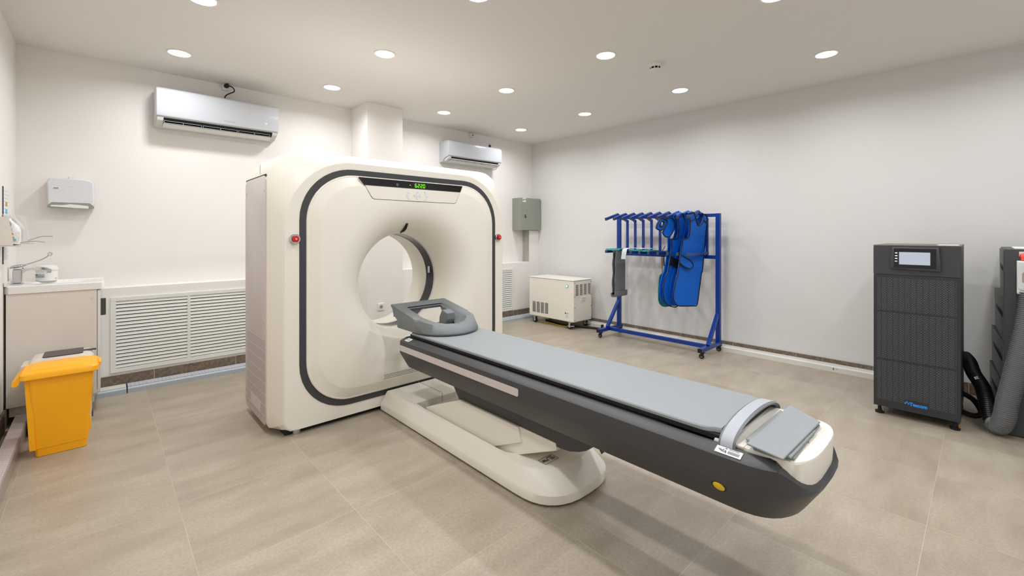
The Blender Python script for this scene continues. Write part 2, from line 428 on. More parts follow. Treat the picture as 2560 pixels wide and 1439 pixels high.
where = {(0, 0): 'round white downlight above the larger air conditioner', (1, 0): 'round downlight nearest the wall pillar, left of it',
 (2, 0): 'round downlight above the smaller air conditioner, right of the pillar', (3, 0): 'smallest downlight, nearest the far room corner',
 (0, 1): 'downlight cut off by the picture top, above the left air conditioner', (1, 1): 'downlight above the left half of the scanner, second row from the far wall',
 (2, 1): 'downlight above the right half of the scanner, second row from the far wall', (3, 1): 'second downlight from the far corner along the right wall',
 (1, 2): 'downlight grazing the top edge of the picture near its centre', (2, 2): 'large downlight just left of the smoke detector',
 (3, 2): 'downlight just right of and beyond the smoke detector', (2, 3): 'downlight grazing the picture top, right of the smoke detector',
 (3, 3): 'rightmost downlight, above the black power cabinets', (0, 2): 'ceiling downlight near the left wall, outside the picture',
 (0, 3): 'ceiling downlight over the camera position, outside the picture', (1, 3): 'ceiling downlight over the near floor, outside the picture',
 (0, 4): 'added unseen rear row downlight by the left wall, brightening the near floor', (1, 4): 'added unseen rear row downlight, second from left wall, brightening the near floor',
 (2, 4): 'added unseen rear row downlight, third from left wall, brightening the near floor', (3, 4): 'added unseen rear row downlight by the right wall, brightening the near floor'}
for (i, j), lb in where.items(): downlight(cols_x[i], rows_y[j], lb)
t = thing('smoke_detector', (-1.722, -3.195, CEIL-.06), 'small round smoke detector on the ceiling beside a downlight', 'smoke detector')
MB().lathe((-1.722, -3.195, CEIL), 2, [(0, 0.058), (-0.012, 0.058), (-0.016, 0.05), (-0.03, 0.048)], 32).build('base', 'white_matte', t)
MB().lathe((-1.722, -3.195, CEIL), 2, [(-0.0475, 0.046), (-0.053, 0.04), (-0.06, 0.026), (-0.061, 0.0)], 32).build('cap', 'white_matte', t)
MB().lathe((-1.722, -3.195, CEIL), 2, [(-0.029, 0.042), (-0.048, 0.042)], 32).build('sensing_chamber', 'vent_dark', t)
for k in range(9):
    a = 2*PI*k/9; MB().bar((-1.722+.045*math.cos(a), -3.195+.045*math.sin(a), CEIL-.028), (-1.722+.043*math.cos(a), -3.195+.043*math.sin(a), CEIL-.05), 0.007, 0.004, upv=(math.cos(a), math.sin(a), 0), bev=0).build('rib', 'white_matte', t, smooth=0)

# ------------------------------------------------------------------ CT gantry
GX, GZ = -3.446, 0.94
NT = 224
TH = [2*PI*k/NT for k in range(NT)]
def gr(y, hw, z0, z1, rt, rb=0.05):
    P = polar(rrect(GX-hw, GX+hw, z0, z1, rt, rb), (GX, GZ), TH)
    return [(p[0], y, p[1]) for p in P]
def gc(y, r): return [(GX+r*math.cos(a), y, GZ+r*math.sin(a)) for a in TH]
g = thing('scanner_gantry', (GX, -1.67, 0), 'large cream CT scanner gantry with a round bore and charcoal outline band', 'CT scanner')
FY = -2.064
MB().loft([gr(FY, .853, .114, 1.784, .365, .34), gr(FY, .942, .036, 1.832, .46, .07), gr(FY+.006, .950, .033, 1.842, .455, .06), gr(FY+.05, .972, .031, 1.866, .385, .06), gr(FY+.13, 1.013, .03, 1.903, .235),
           gr(FY+.138, 1.015, .03, 1.903, .23), gr(-1.41, 1.015, .03, 1.902, .225), gr(-1.395, 1.01, .03, 1.90, .24), gr(-1.30, .95, .035, 1.835, .44), gr(-1.295, .93, .05, 1.81, .43),
           gc(-1.295, .56), gc(-1.305, .47), gc(-1.33, .42), gc(-1.37, .395), gc(-1.42, .39), gc(-1.632, .39)]).build('housing', 'cream', g, smooth=19)
MB().loft([gr(FY-.0015, .8545, .112, 1.786, .366, .342), gr(FY-.004, .8525, .114, 1.784, .364, .34), gr(FY-.004, .8145, .152, 1.747, .334, .31), gr(FY-.0005, .8125, .154, 1.745, .332, .308)]).build('accent_band', 'charcoal_band', g, smooth=28)
fp = MB().loft([gr(FY+.002, .8125, .154, 1.745, .332, .308), gr(FY-.010, .811, .156, 1.744, .331, .306), gr(FY-.014, .805, .162, 1.738, .326, .302), gr(FY-.014, .797, .17, 1.73, .32, .296), gr(FY-.038, .738, .229, 1.675, .28, .256), gr(FY-.041, .728, .239, 1.665, .276, .25),
           gc(FY-.040, .645), gc(FY-.036, .60), gc(FY-.024, .55), gc(FY+.000, .50), gc(FY+.030, .462), gc(FY+.066, .43), gc(FY+.105, .408), gc(FY+.15, .395), gc(FY+.20, .39), gc(-1.758, .39)]).build('front_panel', 'cream', g, smooth=20)
MB().loft([gc(-1.758, .390), gc(-1.7575, .387), gc(-1.633, .387), gc(-1.632, .390)]).build('bore_window', 'bore_dark', g, smooth=50)
MB().loft([gc(-1.764, .391), gc(-1.764, .3845), gc(-1.757, .3845), gc(-1.757, .391)], closed=True).build('window_rim', 'mauve', g, smooth=30)
MB().loft([gc(-1.634, .391), gc(-1.634, .3845), gc(-1.627, .3845), gc(-1.627, .391)], closed=True).build('window_rim', 'mauve', g, smooth=30)
MB().box(GX+.372, GX+.3868, -1.71, -1.68, .97, 1.03, .002).build('window_sensor', 'steel', g)
lp = MB(); lp.tube([(GX-.045, FY+.020, 1.408), (GX-.046, FY+.045, 1.372), (GX-.047, FY+.075, 1.352), (GX-.047, FY+.12, 1.337)], [.009, .012, .011, .006], 12); lp.build('laser_window', 'black_gloss', g)
MB().box(GX-.93, GX+.93, -2.02, -1.35, 0, .034).build('plinth', 'black', g, smooth=0)
MB().cyl((GX-.86, -2.02, .015), 2, .028, .030).build('levelling_foot', 'chrome', g)
# side service panel with perforated vent
sp = thing
P = polar(rrect(-1.925, -1.365, .055, 1.716, .05, .03), (-1.645, .9), TH[::2])
MB().loft([[(GX-1.0125, p[0], p[1]) for p in P], [(GX-1.0185, p[0], p[1]) for p in P], [(GX-1.0195, -1.645+(p[0]+1.645)*.995, .9+(p[1]-.9)*.998) for p in P]], caps=(True, True)).build('side_panel', 'mauve', g, smooth=40)
MB().prism([(-1.37, 1.712), (-1.38, 1.724), (-1.905, 1.724), (-1.92, 1.712)], 0, GX-1.0162, GX-1.01).build('panel_gap', 'vent_dark', g, smooth=0)
MB().box(GX-1.0203, GX-1.0195, -1.908, -1.425, .09, .63).build('vent_grille', 'perforated_mauve', g, smooth=0)
MB().prism(rrect(-1.80, -1.53, .115, .195, .025), 0, GX-1.0208, GX-1.0202).build('vent_plate', 'mauve', g, smooth=0)
for yy in (-1.89, -1.40):
    for zz in (.13, .75, 1.18, 1.62): MB().cyl((GX-1.0198, yy, zz), 0, .009, .004, 12).build('panel_screw', 'mauve', g)
MB().box(GX-1.0165, GX-1.0145, -1.768, -1.766, 1.735, 1.80).build('housing_seam', 'grout_stain', g, smooth=0)
# control display on top of the front panel
dpz = lambda z: 0
db = MB()
pts = [(-.455, 1.731), (.447, 1.731), (.385, 1.600), (.377, 1.588), (.362, 1.582), (-.345, 1.582), (-.362, 1.588), (-.372, 1.600)]
db.prism([(GX+a, b) for a, b in pts], 1, FY-.012, FY-.044).build('display_panel', 'cream', g, smooth=0, bevel=0.002)
pts2 = [(p[0]*1.004, p[1]) for p in pts]
MB().prism([(GX+a*1.006+(.0), 1.655+(b-1.655)*1.035) for a, b in pts], 1, FY-.011, FY-.041).build('display_gap', 'vent_dark', g, smooth=0)
MB().prism([(GX-.455, 1.731), (GX+.447, 1.731), (GX+.423, 1.679), (GX-.427, 1.679)], 1, FY-.0435, FY-.0465).build('display_screen', 'black_gloss', g, smooth=0)
SEG = {'6': 'acdefg', '2': 'abged', '0': 'abcdef', '-': 'g'}
def seg_digits(s, x, z, w, h, y0, y1, adv):
    th = .0040
    for ch in s:
        mb = MB()
        if ch == '.':
            mb.box(x-adv+w+.0045, x-adv+w+.0085, y0, y1, z, z+.005).build('decimal_point', 'digit_green', g, smooth=0); continue
        bx = {'a': (x+.003, x+w-.003, z+h-th, z+h), 'd': (x+.003, x+w-.003, z, z+th), 'g': (x+.003, x+w-.003, z+h/2-th/2, z+h/2+th/2),
              'f': (x, x+th, z+h/2+.002, z+h-.003), 'b': (x+w-th, x+w, z+h/2+.002, z+h-.003), 'e': (x, x+th, z+.003, z+h/2-.002), 'c': (x+w-th, x+w, z+.003, z+h/2-.002)}
        for k in SEG.get(ch, ''): a = bx[k]; mb.box(a[0], a[1], y0, y1, a[2], a[3])
        mb.build('display_digit' if ch != '-' else 'minus_sign', 'digit_green', g, smooth=0)
        x += adv
seg_digits('622.0', GX-.015, 1.689, .0185, .0305, FY-.0475, FY-.0460, .0246)
seg_digits('-', GX-.064, 1.689, .016, .0305, FY-.0475, FY-.0460, .02)
MB().lathe((GX-.165, FY-.0468, 1.700), 1, [(-.0006, .011), (.0006, .011)], 16).build('display_icon', 'icon_blue', g, smooth=0)
def key(pts): MB().prism([(GX+.008+a*.1, 1.630+b*.1) for a, b in pts], 1, FY-.0435, FY-.0475).build('key', 'key_white', g, smooth=0, bevel=0.0012)
key([(-.13, .20), (.13, .20), (0, .38)]); key([(-.13, -.20), (.13, -.20), (0, -.38)]); key([(-.10, -.13), (.10, -.13), (.10, .13), (-.10, .13)])
key([(-.20, .15), (-.17, 0), (-.20, -.15), (-.33, 0)]); key([(.20, .15), (.17, 0), (.20, -.15), (.33, 0)])
for s in (-1, 1):
    key([(s*.60, .36), (s*.82, .36), (s*.90, .16), (s*.72, .10)]); key([(s*.76, .07), (s*.92, .12), (s*.98, 0), (s*.92, -.12), (s*.76, -.07)]); key([(s*.60, -.36), (s*.82, -.36), (s*.90, -.16), (s*.72, -.10)])
for s in (-1, 1):
    bx = GX+s*.884
    MB().lathe((bx, FY-.008, 1.293), 1, [(.012, .033), (-.008, .033), (-.012, .029), (-.012, .024), (.0, .024)], 28).build('button_bezel', 'chrome', g)
    b = MB().lathe((bx, FY-.012, 1.293), 1, [(.012, .021), (-.010, .021), (-.018, .0215), (-.024, .019), (-.026, .0)], 28).build('emergency_button', 'red_button', g)
    MB().cyl((bx, FY-.0385, 1.293), 1, .006, .002, 16).build('button_mark', 'pink_dot', b)
ph = MB()
for r in range(3):
    for k in range(34): ph.cyl((GX-.268+k*.0094+(r % 2)*.0047, FY-.0402, .272-r*.0125-.0), 1, .0029, .002, 8)
ph.build('speaker_holes', 'vent_dark', g, smooth=0)

# ------------------------------------------------------------------ patient table
T = thing('patient_table', (GX, -3.4, 0), 'charcoal motorised patient table on a cream pedestal in front of the scanner', 'patient table')
def plan(hw, yfar, ynear, rl, ex=2.4, zfun=None, z=0, n=18):
    """plan outline: square at the far end, rounded at the near end (rl = length of the rounding)"""
    P = []; ys = ynear+rl
    P.append((GX-hw, yfar));
    for k in range(7): P.append((GX-hw, yfar+(ys-yfar)*(k+1)/8))
    for k in range(n+1):
        a = PI*k/n; cx, sy = math.cos(a), math.sin(a)
        P.append((GX-hw*math.copysign(abs(cx)**(2/ex), cx), ys-rl*abs(sy)**(2/ex)))
    for k in range(7): P.append((GX+hw, ys+(yfar-ys)*(k+1)/8))
    P.append((GX+hw, yfar))
    return [(x, y, zfun(x, y) if zfun else z) for x, y in P]
BEX = 2.7
MB().loft([plan(.272, -2.075, -3.775, .26, BEX, z=.006), plan(.281, -2.07, -3.79, .27, BEX, z=.016), plan(.282, -2.07, -3.792, .27, BEX, z=.058), plan(.278, -2.072, -3.788, .27, BEX, z=.066),
           plan(.238, -2.085, -3.705, .24, BEX, zfun=lambda x, y: .140+(.030 if y > -2.48 else .010)*max(0, 1-((x-GX)/.24)**2)),
           plan(.230, -2.09, -3.695, .235, BEX, zfun=lambda x, y: .143+(.030 if y > -2.48 else .010)*max(0, 1-((x-GX)/.24)**2)),
           plan(.208, -2.462, -3.50, .17, 2.2, zfun=lambda x, y: .142+(.030 if y > -2.48 else .004)*max(0, 1-((x-GX)/.24)**2)),
           plan(.205, -2.465, -3.49, .165, 2.2, zfun=lambda x, y: .136), plan(.203, -2.467, -3.485, .16, 2.2, z=.05)], caps=(True, True)).build('pedestal', 'cream', T, smooth=32)
MB().box(GX-.0012, GX+.0012, -2.461, -2.10, .1725, .1737).box(GX-.0012, GX+.0012, -2.4665, -2.4645, .06, .17).build('pedestal_seam', 'grout_stain', T, smooth=0)
MB().prism([(-2.545, .14), (-2.93, .297), (-3.458, .297), (-3.478, .222), (-3.222, .106), (-3.12, .055), (-2.60, .055)], 0, GX-.187, GX+.187).build('lift_cover', 'cream', T, smooth=0, bevel=0.004)
MB().prism([(-3.25, .052), (-3.36, .104), (-3.72, .262), (-3.712, .297), (-3.2, .297)], 0, GX-.176, GX+.176).build('lift_cover', 'cream', T, smooth=0, bevel=0.004)
MB().prism([(-2.79, .386), (-2.835, .386), (-2.905, .288), (-2.93, .282), (-3.74, .281), (-3.80, .287), (-3.85, .300), (-3.895, .322), (-3.93, .352), (-3.955, .386)], 0, GX-.172, GX+.172, bev=.006).build('lift_housing', 'charcoal', T, smooth=30)
MB().prism([(-3.93, .386), (-4.02, .386), (-3.97, .33)], 0, GX-.155, GX-.147).build('bracket', 'charcoal_band', T, smooth=0)
zmx = lambda y: .602 if y > -4.70 else .602-(.602-.507)*min(1, ((-4.70-y)/.09))
def bz(z): return lambda x, y: min(z, zmx(y))
YB = -2.375
MB().loft([plan(.20, YB+.002, -4.70, .16, 2.6, z=.380), plan(.216, YB, -4.725, .18, 2.7, z=.383), plan(.224, YB, -4.735, .185, 2.7, z=.392), plan(.286, YB, -4.797, .24, 2.9, zfun=bz(.494)), plan(.291, YB, -4.803, .24, 2.9, zfun=bz(.507)),
           plan(.288, YB, -4.800, .24, 2.9, zfun=bz(.580)), plan(.283, YB, -4.796, .24, 2.9, zfun=bz(.586)), plan(.240, YB, -4.765, .20, 3.2, zfun=bz(.602)), plan(.229, YB+.004, -4.755, .19, 3.4, zfun=lambda x, y: min(.600, zmx(y)-.004))], caps=(True, True)).build('body', 'charcoal', T, smooth=30)
for s_ in (-1, 1): MB().prism(rrect(-3.567, -2.377, .514, .553, .009), 0, GX+s_*.284, GX+s_*.2915).build('side_stripe', 'mauve', T, smooth=0)
MB().loft([plan(.216, -4.50, -4.765, .10, 3, z=.470), plan(.222, -4.50, -4.783, .105, 3, z=.49), plan(.2265, -4.50, -4.789, .105, 3, z=.600), plan(.2235, -4.502, -4.786, .103, 3, z=.607), plan(.2175, -4.51, -4.780, .10, 3, z=.609)], caps=(True, True)).build('end_cap', 'cream_light', T, smooth=30)
MB().cyl((GX-.027, -4.725, .6093), 2, .016, .001, 20).build('cap_plug', 'metal_grey', T)
def tilt_y(mb, c, ang):
    bmesh.ops.rotate(mb.bm, cent=Vector(c), matrix=Matrix.Rotation(ang, 3, 'Y'), verts=list(mb.bm.verts)); return mb
bc = (GX-.2700, -4.535, .470)
yb = tilt_y(MB().lathe(bc, 0, [(.008, .025), (-.0015, .025), (-.002, .019)], 28), bc, math.radians(-30)).build('button_bezel', 'black', T)
tilt_y(MB().lathe(bc, 0, [(.004, .0195), (-.003, .0195), (-.004, .018)], 28), bc, math.radians(-30)).build('stop_button', 'yellow_button', yb)
hb = MB(); rings = []
for k in range(25):
    a = PI*k/24; x = -.243*math.cos(a); z = .596+.070*math.sin(a)**.8
    nx, nz = -math.cos(a), .55*math.sin(a)+.12; l = math.hypot(nx, nz); nx, nz = nx/l, nz/l
    y0, y1 = -4.522+.0, -4.578
    rings.append([(GX+x-nx*.012, y1+.006, z-nz*.012), (GX+x, y1, z), (GX+x+nx*.004, y1+.008, z+nz*.004), (GX+x+nx*.004, y0-.008, z+nz*.004), (GX+x, y0, z), (GX+x-nx*.012, y0-.006, z-nz*.012)])
gh = hb.loft(rings, caps=(True, True)).build('grip_handle', 'handle_side', T, smooth=40)
MB().loft([[r[2], r[3], tuple(Vector(r[3])+(Vector(r[3])-Vector(r[5])).normalized()*.0015), tuple(Vector(r[2])+(Vector(r[2])-Vector(r[0])).normalized()*.0015)] for r in rings], caps=(True, True)).build('handle_cover', 'handle_grey', gh, smooth=40)
MB().prism(rrect(GX-.232, GX+.224, -4.60, -4.545, .002), 2, .606, .612).build('handle_seat', 'cream_light', T, smooth=0)
MB().box(GX-.221, GX+.221, -4.545, -2.395, .6005, .6215, .004).build('tabletop_board', 'black', T)
# stickers on the table
def st_table(cy, y0, y1, x0, x1, z0, z1):
    """sticker on the sloping left shoulder of the table: x0 inner edge at z0, x1 outer edge at z1"""
    def q(a, b, e=0): return (GX+x0+(x1-x0)*b, y0+(y1-y0)*a, z0+(z1-z0)*b+.0006+e)
    b = MB(); P = [q(0, 0), q(1, 0), q(1, 1), q(0, 1)]; b.sheet(P, .0012, (0, 0, 1)); s = b.build('warning_sticker', 'paper', T, smooth=0)
    k = MB()
    for a0, a1, b0, b1 in cy: k.sheet([q(a0, b0, .0014), q(a1, b0, .0014), q(a1, b1, .0014), q(a0, b1, .0014)], .0004, (0, 0, 1))
    k.build('sticker_print', 'ink', s, smooth=0)
    return s, q
ln = [(.08, .92, .235, .25)]+[(.48, .92, .42+.075*i, .445+.075*i) for i in range(6)]+[(.08, .22, .40, .44), (.12, .30, .48, .54), (.16, .36, .58, .64), (.22, .44, .70, .76), (.36, .42, .45, .62), (.28, .32, .34, .46), (.40, .43, .66, .84)]
s, q = st_table(ln, -4.523, -4.607, -.252, -.281, .598, .588)
b = MB(); b.sheet([q(.34, .20, .0015), q(.42, .20, .0015), q(.38, .05, .0015)], .0004, (0, 0, 1)); b.build('sticker_symbol', 'ink', s, smooth=0)
tm = text_mesh('CAUTION', .0066, q(.68, .13, .002), (0, -1, 0), (.95, 0, .33), .0002, 1.1); tm.build('sticker_text', 'ink', s, smooth=0)
st_table([(.1, .5, .2, .3), (.12, .42, .45, .55), (.2, .4, .6, .7), (.55, .9, .5, .56), (.55, .9, .62, .68), (.55, .9, .74, .80), (.6, .7, .15, .35)], -2.42, -2.475, -.246, -.279, .600, .589)
b = MB(); fx = [(-.150, -3.56, .1535), (-.060, -3.56, .1545), (-.060, -3.625, .1545), (-.150, -3.625, .1535)]
def pq(a, bb): return (GX-.155+.10*a, -3.575-.055*bb, .1525)
for a0, a1, b0, b1 in [(0, 1, 0, .03), (0, 1, .97, 1), (0, .02, 0, 1), (.98, 1, 0, 1), (.1, .3, .3, .55), (.28, .42, .5, .6), (.42, .45, .3, .7), (.6, .9, .42, .47), (.6, .9, .56, .61), (.6, .9, .7, .75), (.5, .9, .16, .24)]:
    p = pq(a0, b0); r_ = pq(a1, b1); b.box(p[0], r_[0], r_[1], p[1], p[2], p[2]+.0012)
b.build('pedestal_sticker', 'ink', T, smooth=0)

# mattress on the table
M_ = MB()
zt = lambda t: t
sec = [(-.226, .6225), (-.226, .632), (-.222, .6365), (-.20, .6385), (0, .639), (.20, .6385), (.222, .6365), (.226, .632), (.226, .6225)]
rings = []
for y, f, dz in [(-2.425, 1, 0), (-2.43, 1, 0), (-2.6, 1, 0), (-3.2, 1, 0), (-3.9, 1, 0), (-4.42, 1, 0), (-4.455, 1.0, .001), (-4.48, .975, .002), (-4.495, .93, .003), (-4.518, .905, .004)]:
    rings.append([(GX+a*f, y, zz+dz*(1 if zz > .625 else 0)) for a, zz in sec])
M_.loft(rings, caps=(True, True))
tag(M_.build('table_mattress', 'couch_grey', smooth=40), 'long pale grey mattress lying on the patient table', 'mattress')

# head holder
H = thing('head_holder', (GX, -2.45, .64), 'dark grey head holder with open centre at the scanner end of the table', 'head rest')
NH = 144
def hh_out(t, off=0):
    """outer footprint of the holder, t angle around its centre"""
    hw = .238-off; c, s = math.cos(t), math.sin(t)
    P = [(hw, -2.142-off), (-hw, -2.142-off), (-hw, -2.50), (-hw*.93, -2.585), (-hw*.78, -2.655+off), (-hw*.52, -2.708+off), (-hw*.22, -2.735+off), (0, -2.742+off), (hw*.22, -2.735+off), (hw*.52, -2.708+off), (hw*.78, -2.655+off), (hw*.93, -2.585), (hw, -2.50)]
    return P
HT = [2*PI*k/NH for k in range(NH)]
def hring(P, zf, dy=0): return [(GX+p[0], p[1]+dy, zf(p[0], p[1])) for p in polar(P, (0, -2.40), HT)]
def scale(P, f, c=(0, -2.40)): return [((p[0]-c[0])*f+c[0], (p[1]-c[1])*f+c[1]) for p in P]
hole = [(.135, -2.232), (-.135, -2.232), (-.135, -2.36), (-.118, -2.44), (-.085, -2.50), (-.04, -2.53), (0, -2.537), (.04, -2.53), (.085, -2.50), (.118, -2.44), (.135, -2.36)]
bowl = [(.160, -2.218), (-.160, -2.218), (-.168, -2.36), (-.165, -2.48), (-.14, -2.57), (-.08, -2.625), (0, -2.64), (.08, -2.625), (.14, -2.57), (.165, -2.48), (.168, -2.36)]
def top(x, y):
    if y > -2.57: return .804-.080*(-2.142-y)/.428
    return .724-.024*min(1, (-2.57-y)/.10)
O0 = hh_out(0); O1 = hh_out(.008)
far_in = lambda P: [(x*.985, (y if y < -2.3 else -2.235)) for x, y in P]
def edge(y, d): return top(0, y)-d if y > -2.46 else max(.654, top(0, y)-d-(.724-.654)*min(1, (-2.46-y)/.13))
ridge = [(.230, -2.150), (-.230, -2.150), (-.229, -2.46), (-.215, -2.56), (-.175, -2.625), (-.12, -2.66), (-.06, -2.675), (0, -2.68), (.06, -2.675), (.12, -2.66), (.175, -2.625), (.215, -2.56), (.229, -2.46)]
zb = lambda z: (lambda x, y: .757 if (y > -2.30 and abs(x) < .185) else z)
mid = lambda P: [(x*.995, (y if y < -2.3 else -2.172)) for x, y in P]
MB().loft([hring(scale(far_in(O0), .90), zb(.6405)), hring(scale(far_in(O0), .985), zb(.643)), hring(far_in(O0), zb(.650)), hring(mid(O0), lambda x, y: (.752 if abs(x) < .185 else .715) if y > -2.2 else edge(y, .014)*.5+.33), hring(O0, lambda x, y: edge(y, .014)), hring(O1, lambda x, y: edge(y, .004)+.002),
           hring(ridge, lambda x, y: top(x, y)), hring(scale(bowl, 1.02), lambda x, y: top(x, y)-.001), hring(scale(bowl, .95), lambda x, y: top(x, y)-.006-.016*max(0, min(1, (-2.40-y)/.15))), hring(scale(hole, 1.12), lambda x, y: top(x, y)-.014-.046*max(0, min(1, (-2.36-y)/.15))),
           hring(hole, lambda x, y: top(x, y)-.020-.056*max(0, min(1, (-2.36-y)/.15))), hring(scale(hole, 1.04), lambda x, y: .757 if y > -2.25 else .66)], closed=True).build('shell', 'head_grey', H, smooth=55)
fl = [(GX+.05, -2.32), (GX+.14, -2.32), (GX+.14, -2.52), (GX-.06, -2.55), (GX-.02, -2.47)]
MB().prism(fl, 2, .6405, .655).build('inner_floor', 'black', H, smooth=0)
MB().prism([(-2.37, .656), (-2.455, .656), (-2.478, .70), (-2.475, .748), (-2.41, .765), (-2.375, .71)], 0, GX+.035, GX+.105, bev=.006).build('side_pad', 'head_grey', H)

# pads stacked on the end cap
def pad(name, pts, z0, z1, label, m='pad_grey'):
    b = MB(); b.prism([(GX+x, y) for x, y in pts], 2, z0, z1); o = b.build(name, m, smooth=0, bevel=0.003)
    return tag(o, label, 'pad', 'positioning pads on the table end')
pad('positioning_pad', [(-.222, -4.625), (-.205, -4.742), (.150, -4.735), (.155, -4.60)], .6098, .6185, 'lowest grey pad of the stack on the table end cap')
pad('positioning_pad', [(-.190, -4.592), (-.225, -4.738), (.06, -4.742), (.175, -4.596)], .6188, .6260, 'middle grey pad of the stack, its corner poking out left')
pad('positioning_pad', [(-.240, -4.612), (-.268, -4.728), (.140, -4.738), (.240, -4.612)], .6263, .6335, 'topmost pale grey pad lying across the table end', 'couch_grey')

# ------------------------------------------------------------------ air conditioners
def aircon(name, x0, x1, z0, z1, label, brand, louver_open):
    a = thing(name, ((x0+x1)/2, -0.11, z0), label, 'air conditioner')
    w_ = x1-x0
    prof = [(-.002, z1-.008), (-.04, z1), (-.19, z1-.004), (-.215, z1-.02), (-.222, z1-.06), (-.222, z0+.095), (-.214, z0+.07), (-.19, z0+.06), (-.12, z0+.045), (-.09, z0+.012), (-.07, z0), (-.002, z0)]
    rings = []
    for x, f in ((x0, .955), (x0+.006, .985), (x0+.018, 1), (x1-.018, 1), (x1-.006, .985), (x1, .955)):
        cy, cz = -.05, (z0+z1)/2
        rings.append([(x, (y if y > -.01 else cy+(y-cy)*f), cz+(z-cz)*(f if True else 1)) for y, z in prof])
    MB().loft(rings, caps=(True, True)).build('body', 'aircon_white_dim', a, smooth=50)
    MB().prism([(-.2235, z1-.03), (-.2265, z1-.06), (-.2265, z0+.092), (-.221, z0+.077), (-.2175, z0+.082), (-.2175, z1-.03)], 0, x0+.008, x1-.006).build('front_cover', 'aircon_white_dim', a, smooth=40)
    MB().prism([(-.212, z0+.066), (-.186, z0+.056), (-.122, z0+.041), (-.10, z0+.010), (-.125, z0+.008), (-.20, z0+.04)], 0, x0+.012, x0+.056).build('end_block', 'offwhite', a, smooth=30)
    MB().prism([(-.212, z0+.066), (-.186, z0+.056), (-.122, z0+.041), (-.10, z0+.010), (-.125, z0+.008), (-.20, z0+.04)], 0, x1-.056, x1-.012).build('end_block', 'offwhite', a, smooth=30)
    MB().prism([(-.206, z0+.063), (-.196, z0+.050), (-.126, z0+.022), (-.118, z0+.038)], 0, x0+.057, x1-.057).build('outlet', 'vent_dark', a, smooth=0)
    n = 3
    for k in range(n):
        xa = x0+.062+(w_-.124)*k/n; xb = xa+(w_-.124)/n-.012
        f = MB()
        for j in range(3): f.box(xa+(xb-xa)*j/2-.0015, xa+(xb-xa)*j/2+.0015, -.19, -.150, z0+.018, z0+.050)
        f.box(xa, xb, -.190, -.187, z0+.040, z0+.044); f.box(xa, xb, -.186, -.152, z0+.022, z0+.025)
        f.build('guide_vane', 'fin_grey', a, smooth=0)
    if louver_open:
        MB().prism([(-.178, z0+.018), (-.176, z0+.022), (-.12, z0+.004), (-.098, z0+.0), (-.100, z0-.004), (-.125, z0-.001)], 0, x0+.058, x1-.058).build('louver', 'white_matte', a, smooth=40)
    else:
        MB().prism([(-.196, z0+.038), (-.193, z0+.043), (-.13, z0+.012), (-.118, z0+.0), (-.121, z0-.003), (-.14, z0+.004)], 0, x0+.060, x1-.060).build('louver', 'offwhite', a, smooth=40)
    text_mesh(brand, .020, (x0+w_*.56, -.2267, z0+.108), (1, 0, 0), (0, 0, 1), .0003, 1.15).build('maker_mark', 'ink_light', a, smooth=0)
    return a
A1 = aircon('air_conditioner', -4.912, -3.928, 2.290, 2.628, 'large white wall air conditioner plugged in above the louvred grille, vanes open', 'S.PRONIX', True)
text_mesh('21', .022, (-4.045, -.2267, 2.43), (1, 0, 0), (0, 0, 1), .0003).build('temperature_readout', 'led_white', A1, smooth=0)
def cord(pts, n=6):
    out = []; P = [Vector(p) for p in pts]; P = [P[0]*2-P[1]]+P+[P[-1]*2-P[-2]]
    for i in range(1, len(P)-2):
        for k in range(n):
            t = k/n; a, b, c, d = P[i-1:i+3]
            out.append(0.5*((2*b)+(c-a)*t+(2*a-5*b+4*c-d)*t*t+(3*b-a-3*c+d)*t**3))
    return out+[P[-2]]
MB().tube(cord([(-4.340, -.07, 2.783), (-4.310, -.07, 2.778), (-4.290, -.06, 2.758), (-4.296, -.06, 2.735), (-4.335, -.055, 2.71), (-4.362, -.05, 2.684), (-4.370, -.05, 2.65)]), .0055, 8).build('power_cord', 'black_rubber', A1)
MB().lathe((-4.355, -.062, 2.783), 1, [(.018, .020), (.0, .021), (-.022, .018), (-.026, .010)], 20).build('plug', 'black_rubber', A1)
A2 = aircon('air_conditioner', -1.832, -.868, 2.312, 2.604, 'smaller looking white wall air conditioner near the far corner, plug unplugged on top', 'S.PRONIX', False)
MB().tube(cord([(-1.07, -.09, 2.606), (-1.03, -.09, 2.612), (-1.0, -.09, 2.622)]), .007, 8).lathe((-.992, -.09, 2.640), 2, [(-.022, .011), (-.012, .018), (.012, .018), (.016, .014)], 16).build('plug', 'black_rubber', A2)
MB().cyl((-.998, -.09, 2.665), 2, .0024, .022, 8).cyl((-.984, -.09, 2.665), 2, .0024, .022, 8).build('plug_pin', 'brass', A2)
MB().tube(cord([(-.905, -.15, 2.33), (-.89, -.12, 2.305), (-.90, -.08, 2.292), (-.94, -.05, 2.300)]), .006, 8).build('drain_hose', 'white_matte', A2)

def socket(x, y, z, sz, depth, label, detail=True):
    s = thing('wall_socket', (x, y-depth/2, z-sz/2), label, 'socket')
    MB().box(x-sz/2, x+sz/2, y-depth, y, z-sz/2, z+sz/2, .004).build('plate', 'white_matte', s)
    if detail:
        MB().lathe((x, y-depth-.0005, z), 1, [(.001, sz*.30), (-.001, sz*.30), (-.001, sz*.24), (.0, sz*.22)], 24).build('well', 'offwhite', s)
        MB().cyl((x-.009, y-depth-.0008, z), 1, .0035, .002, 10).cyl((x+.009, y-depth-.0008, z), 1, .0035, .002, 10).cyl((x, y-depth-.0006, z), 1, sz*.21, .001, 20).build('pin_hole', 'socket_hole', s, smooth=0)
    return s
socket(-4.354, 0, 2.776, .060, .040, 'white wall socket with a black plug, above the large air conditioner', False)
socket(-1.282, 0, 2.766, .060, .045, 'empty white wall socket by the ceiling, above the smaller air conditioner')
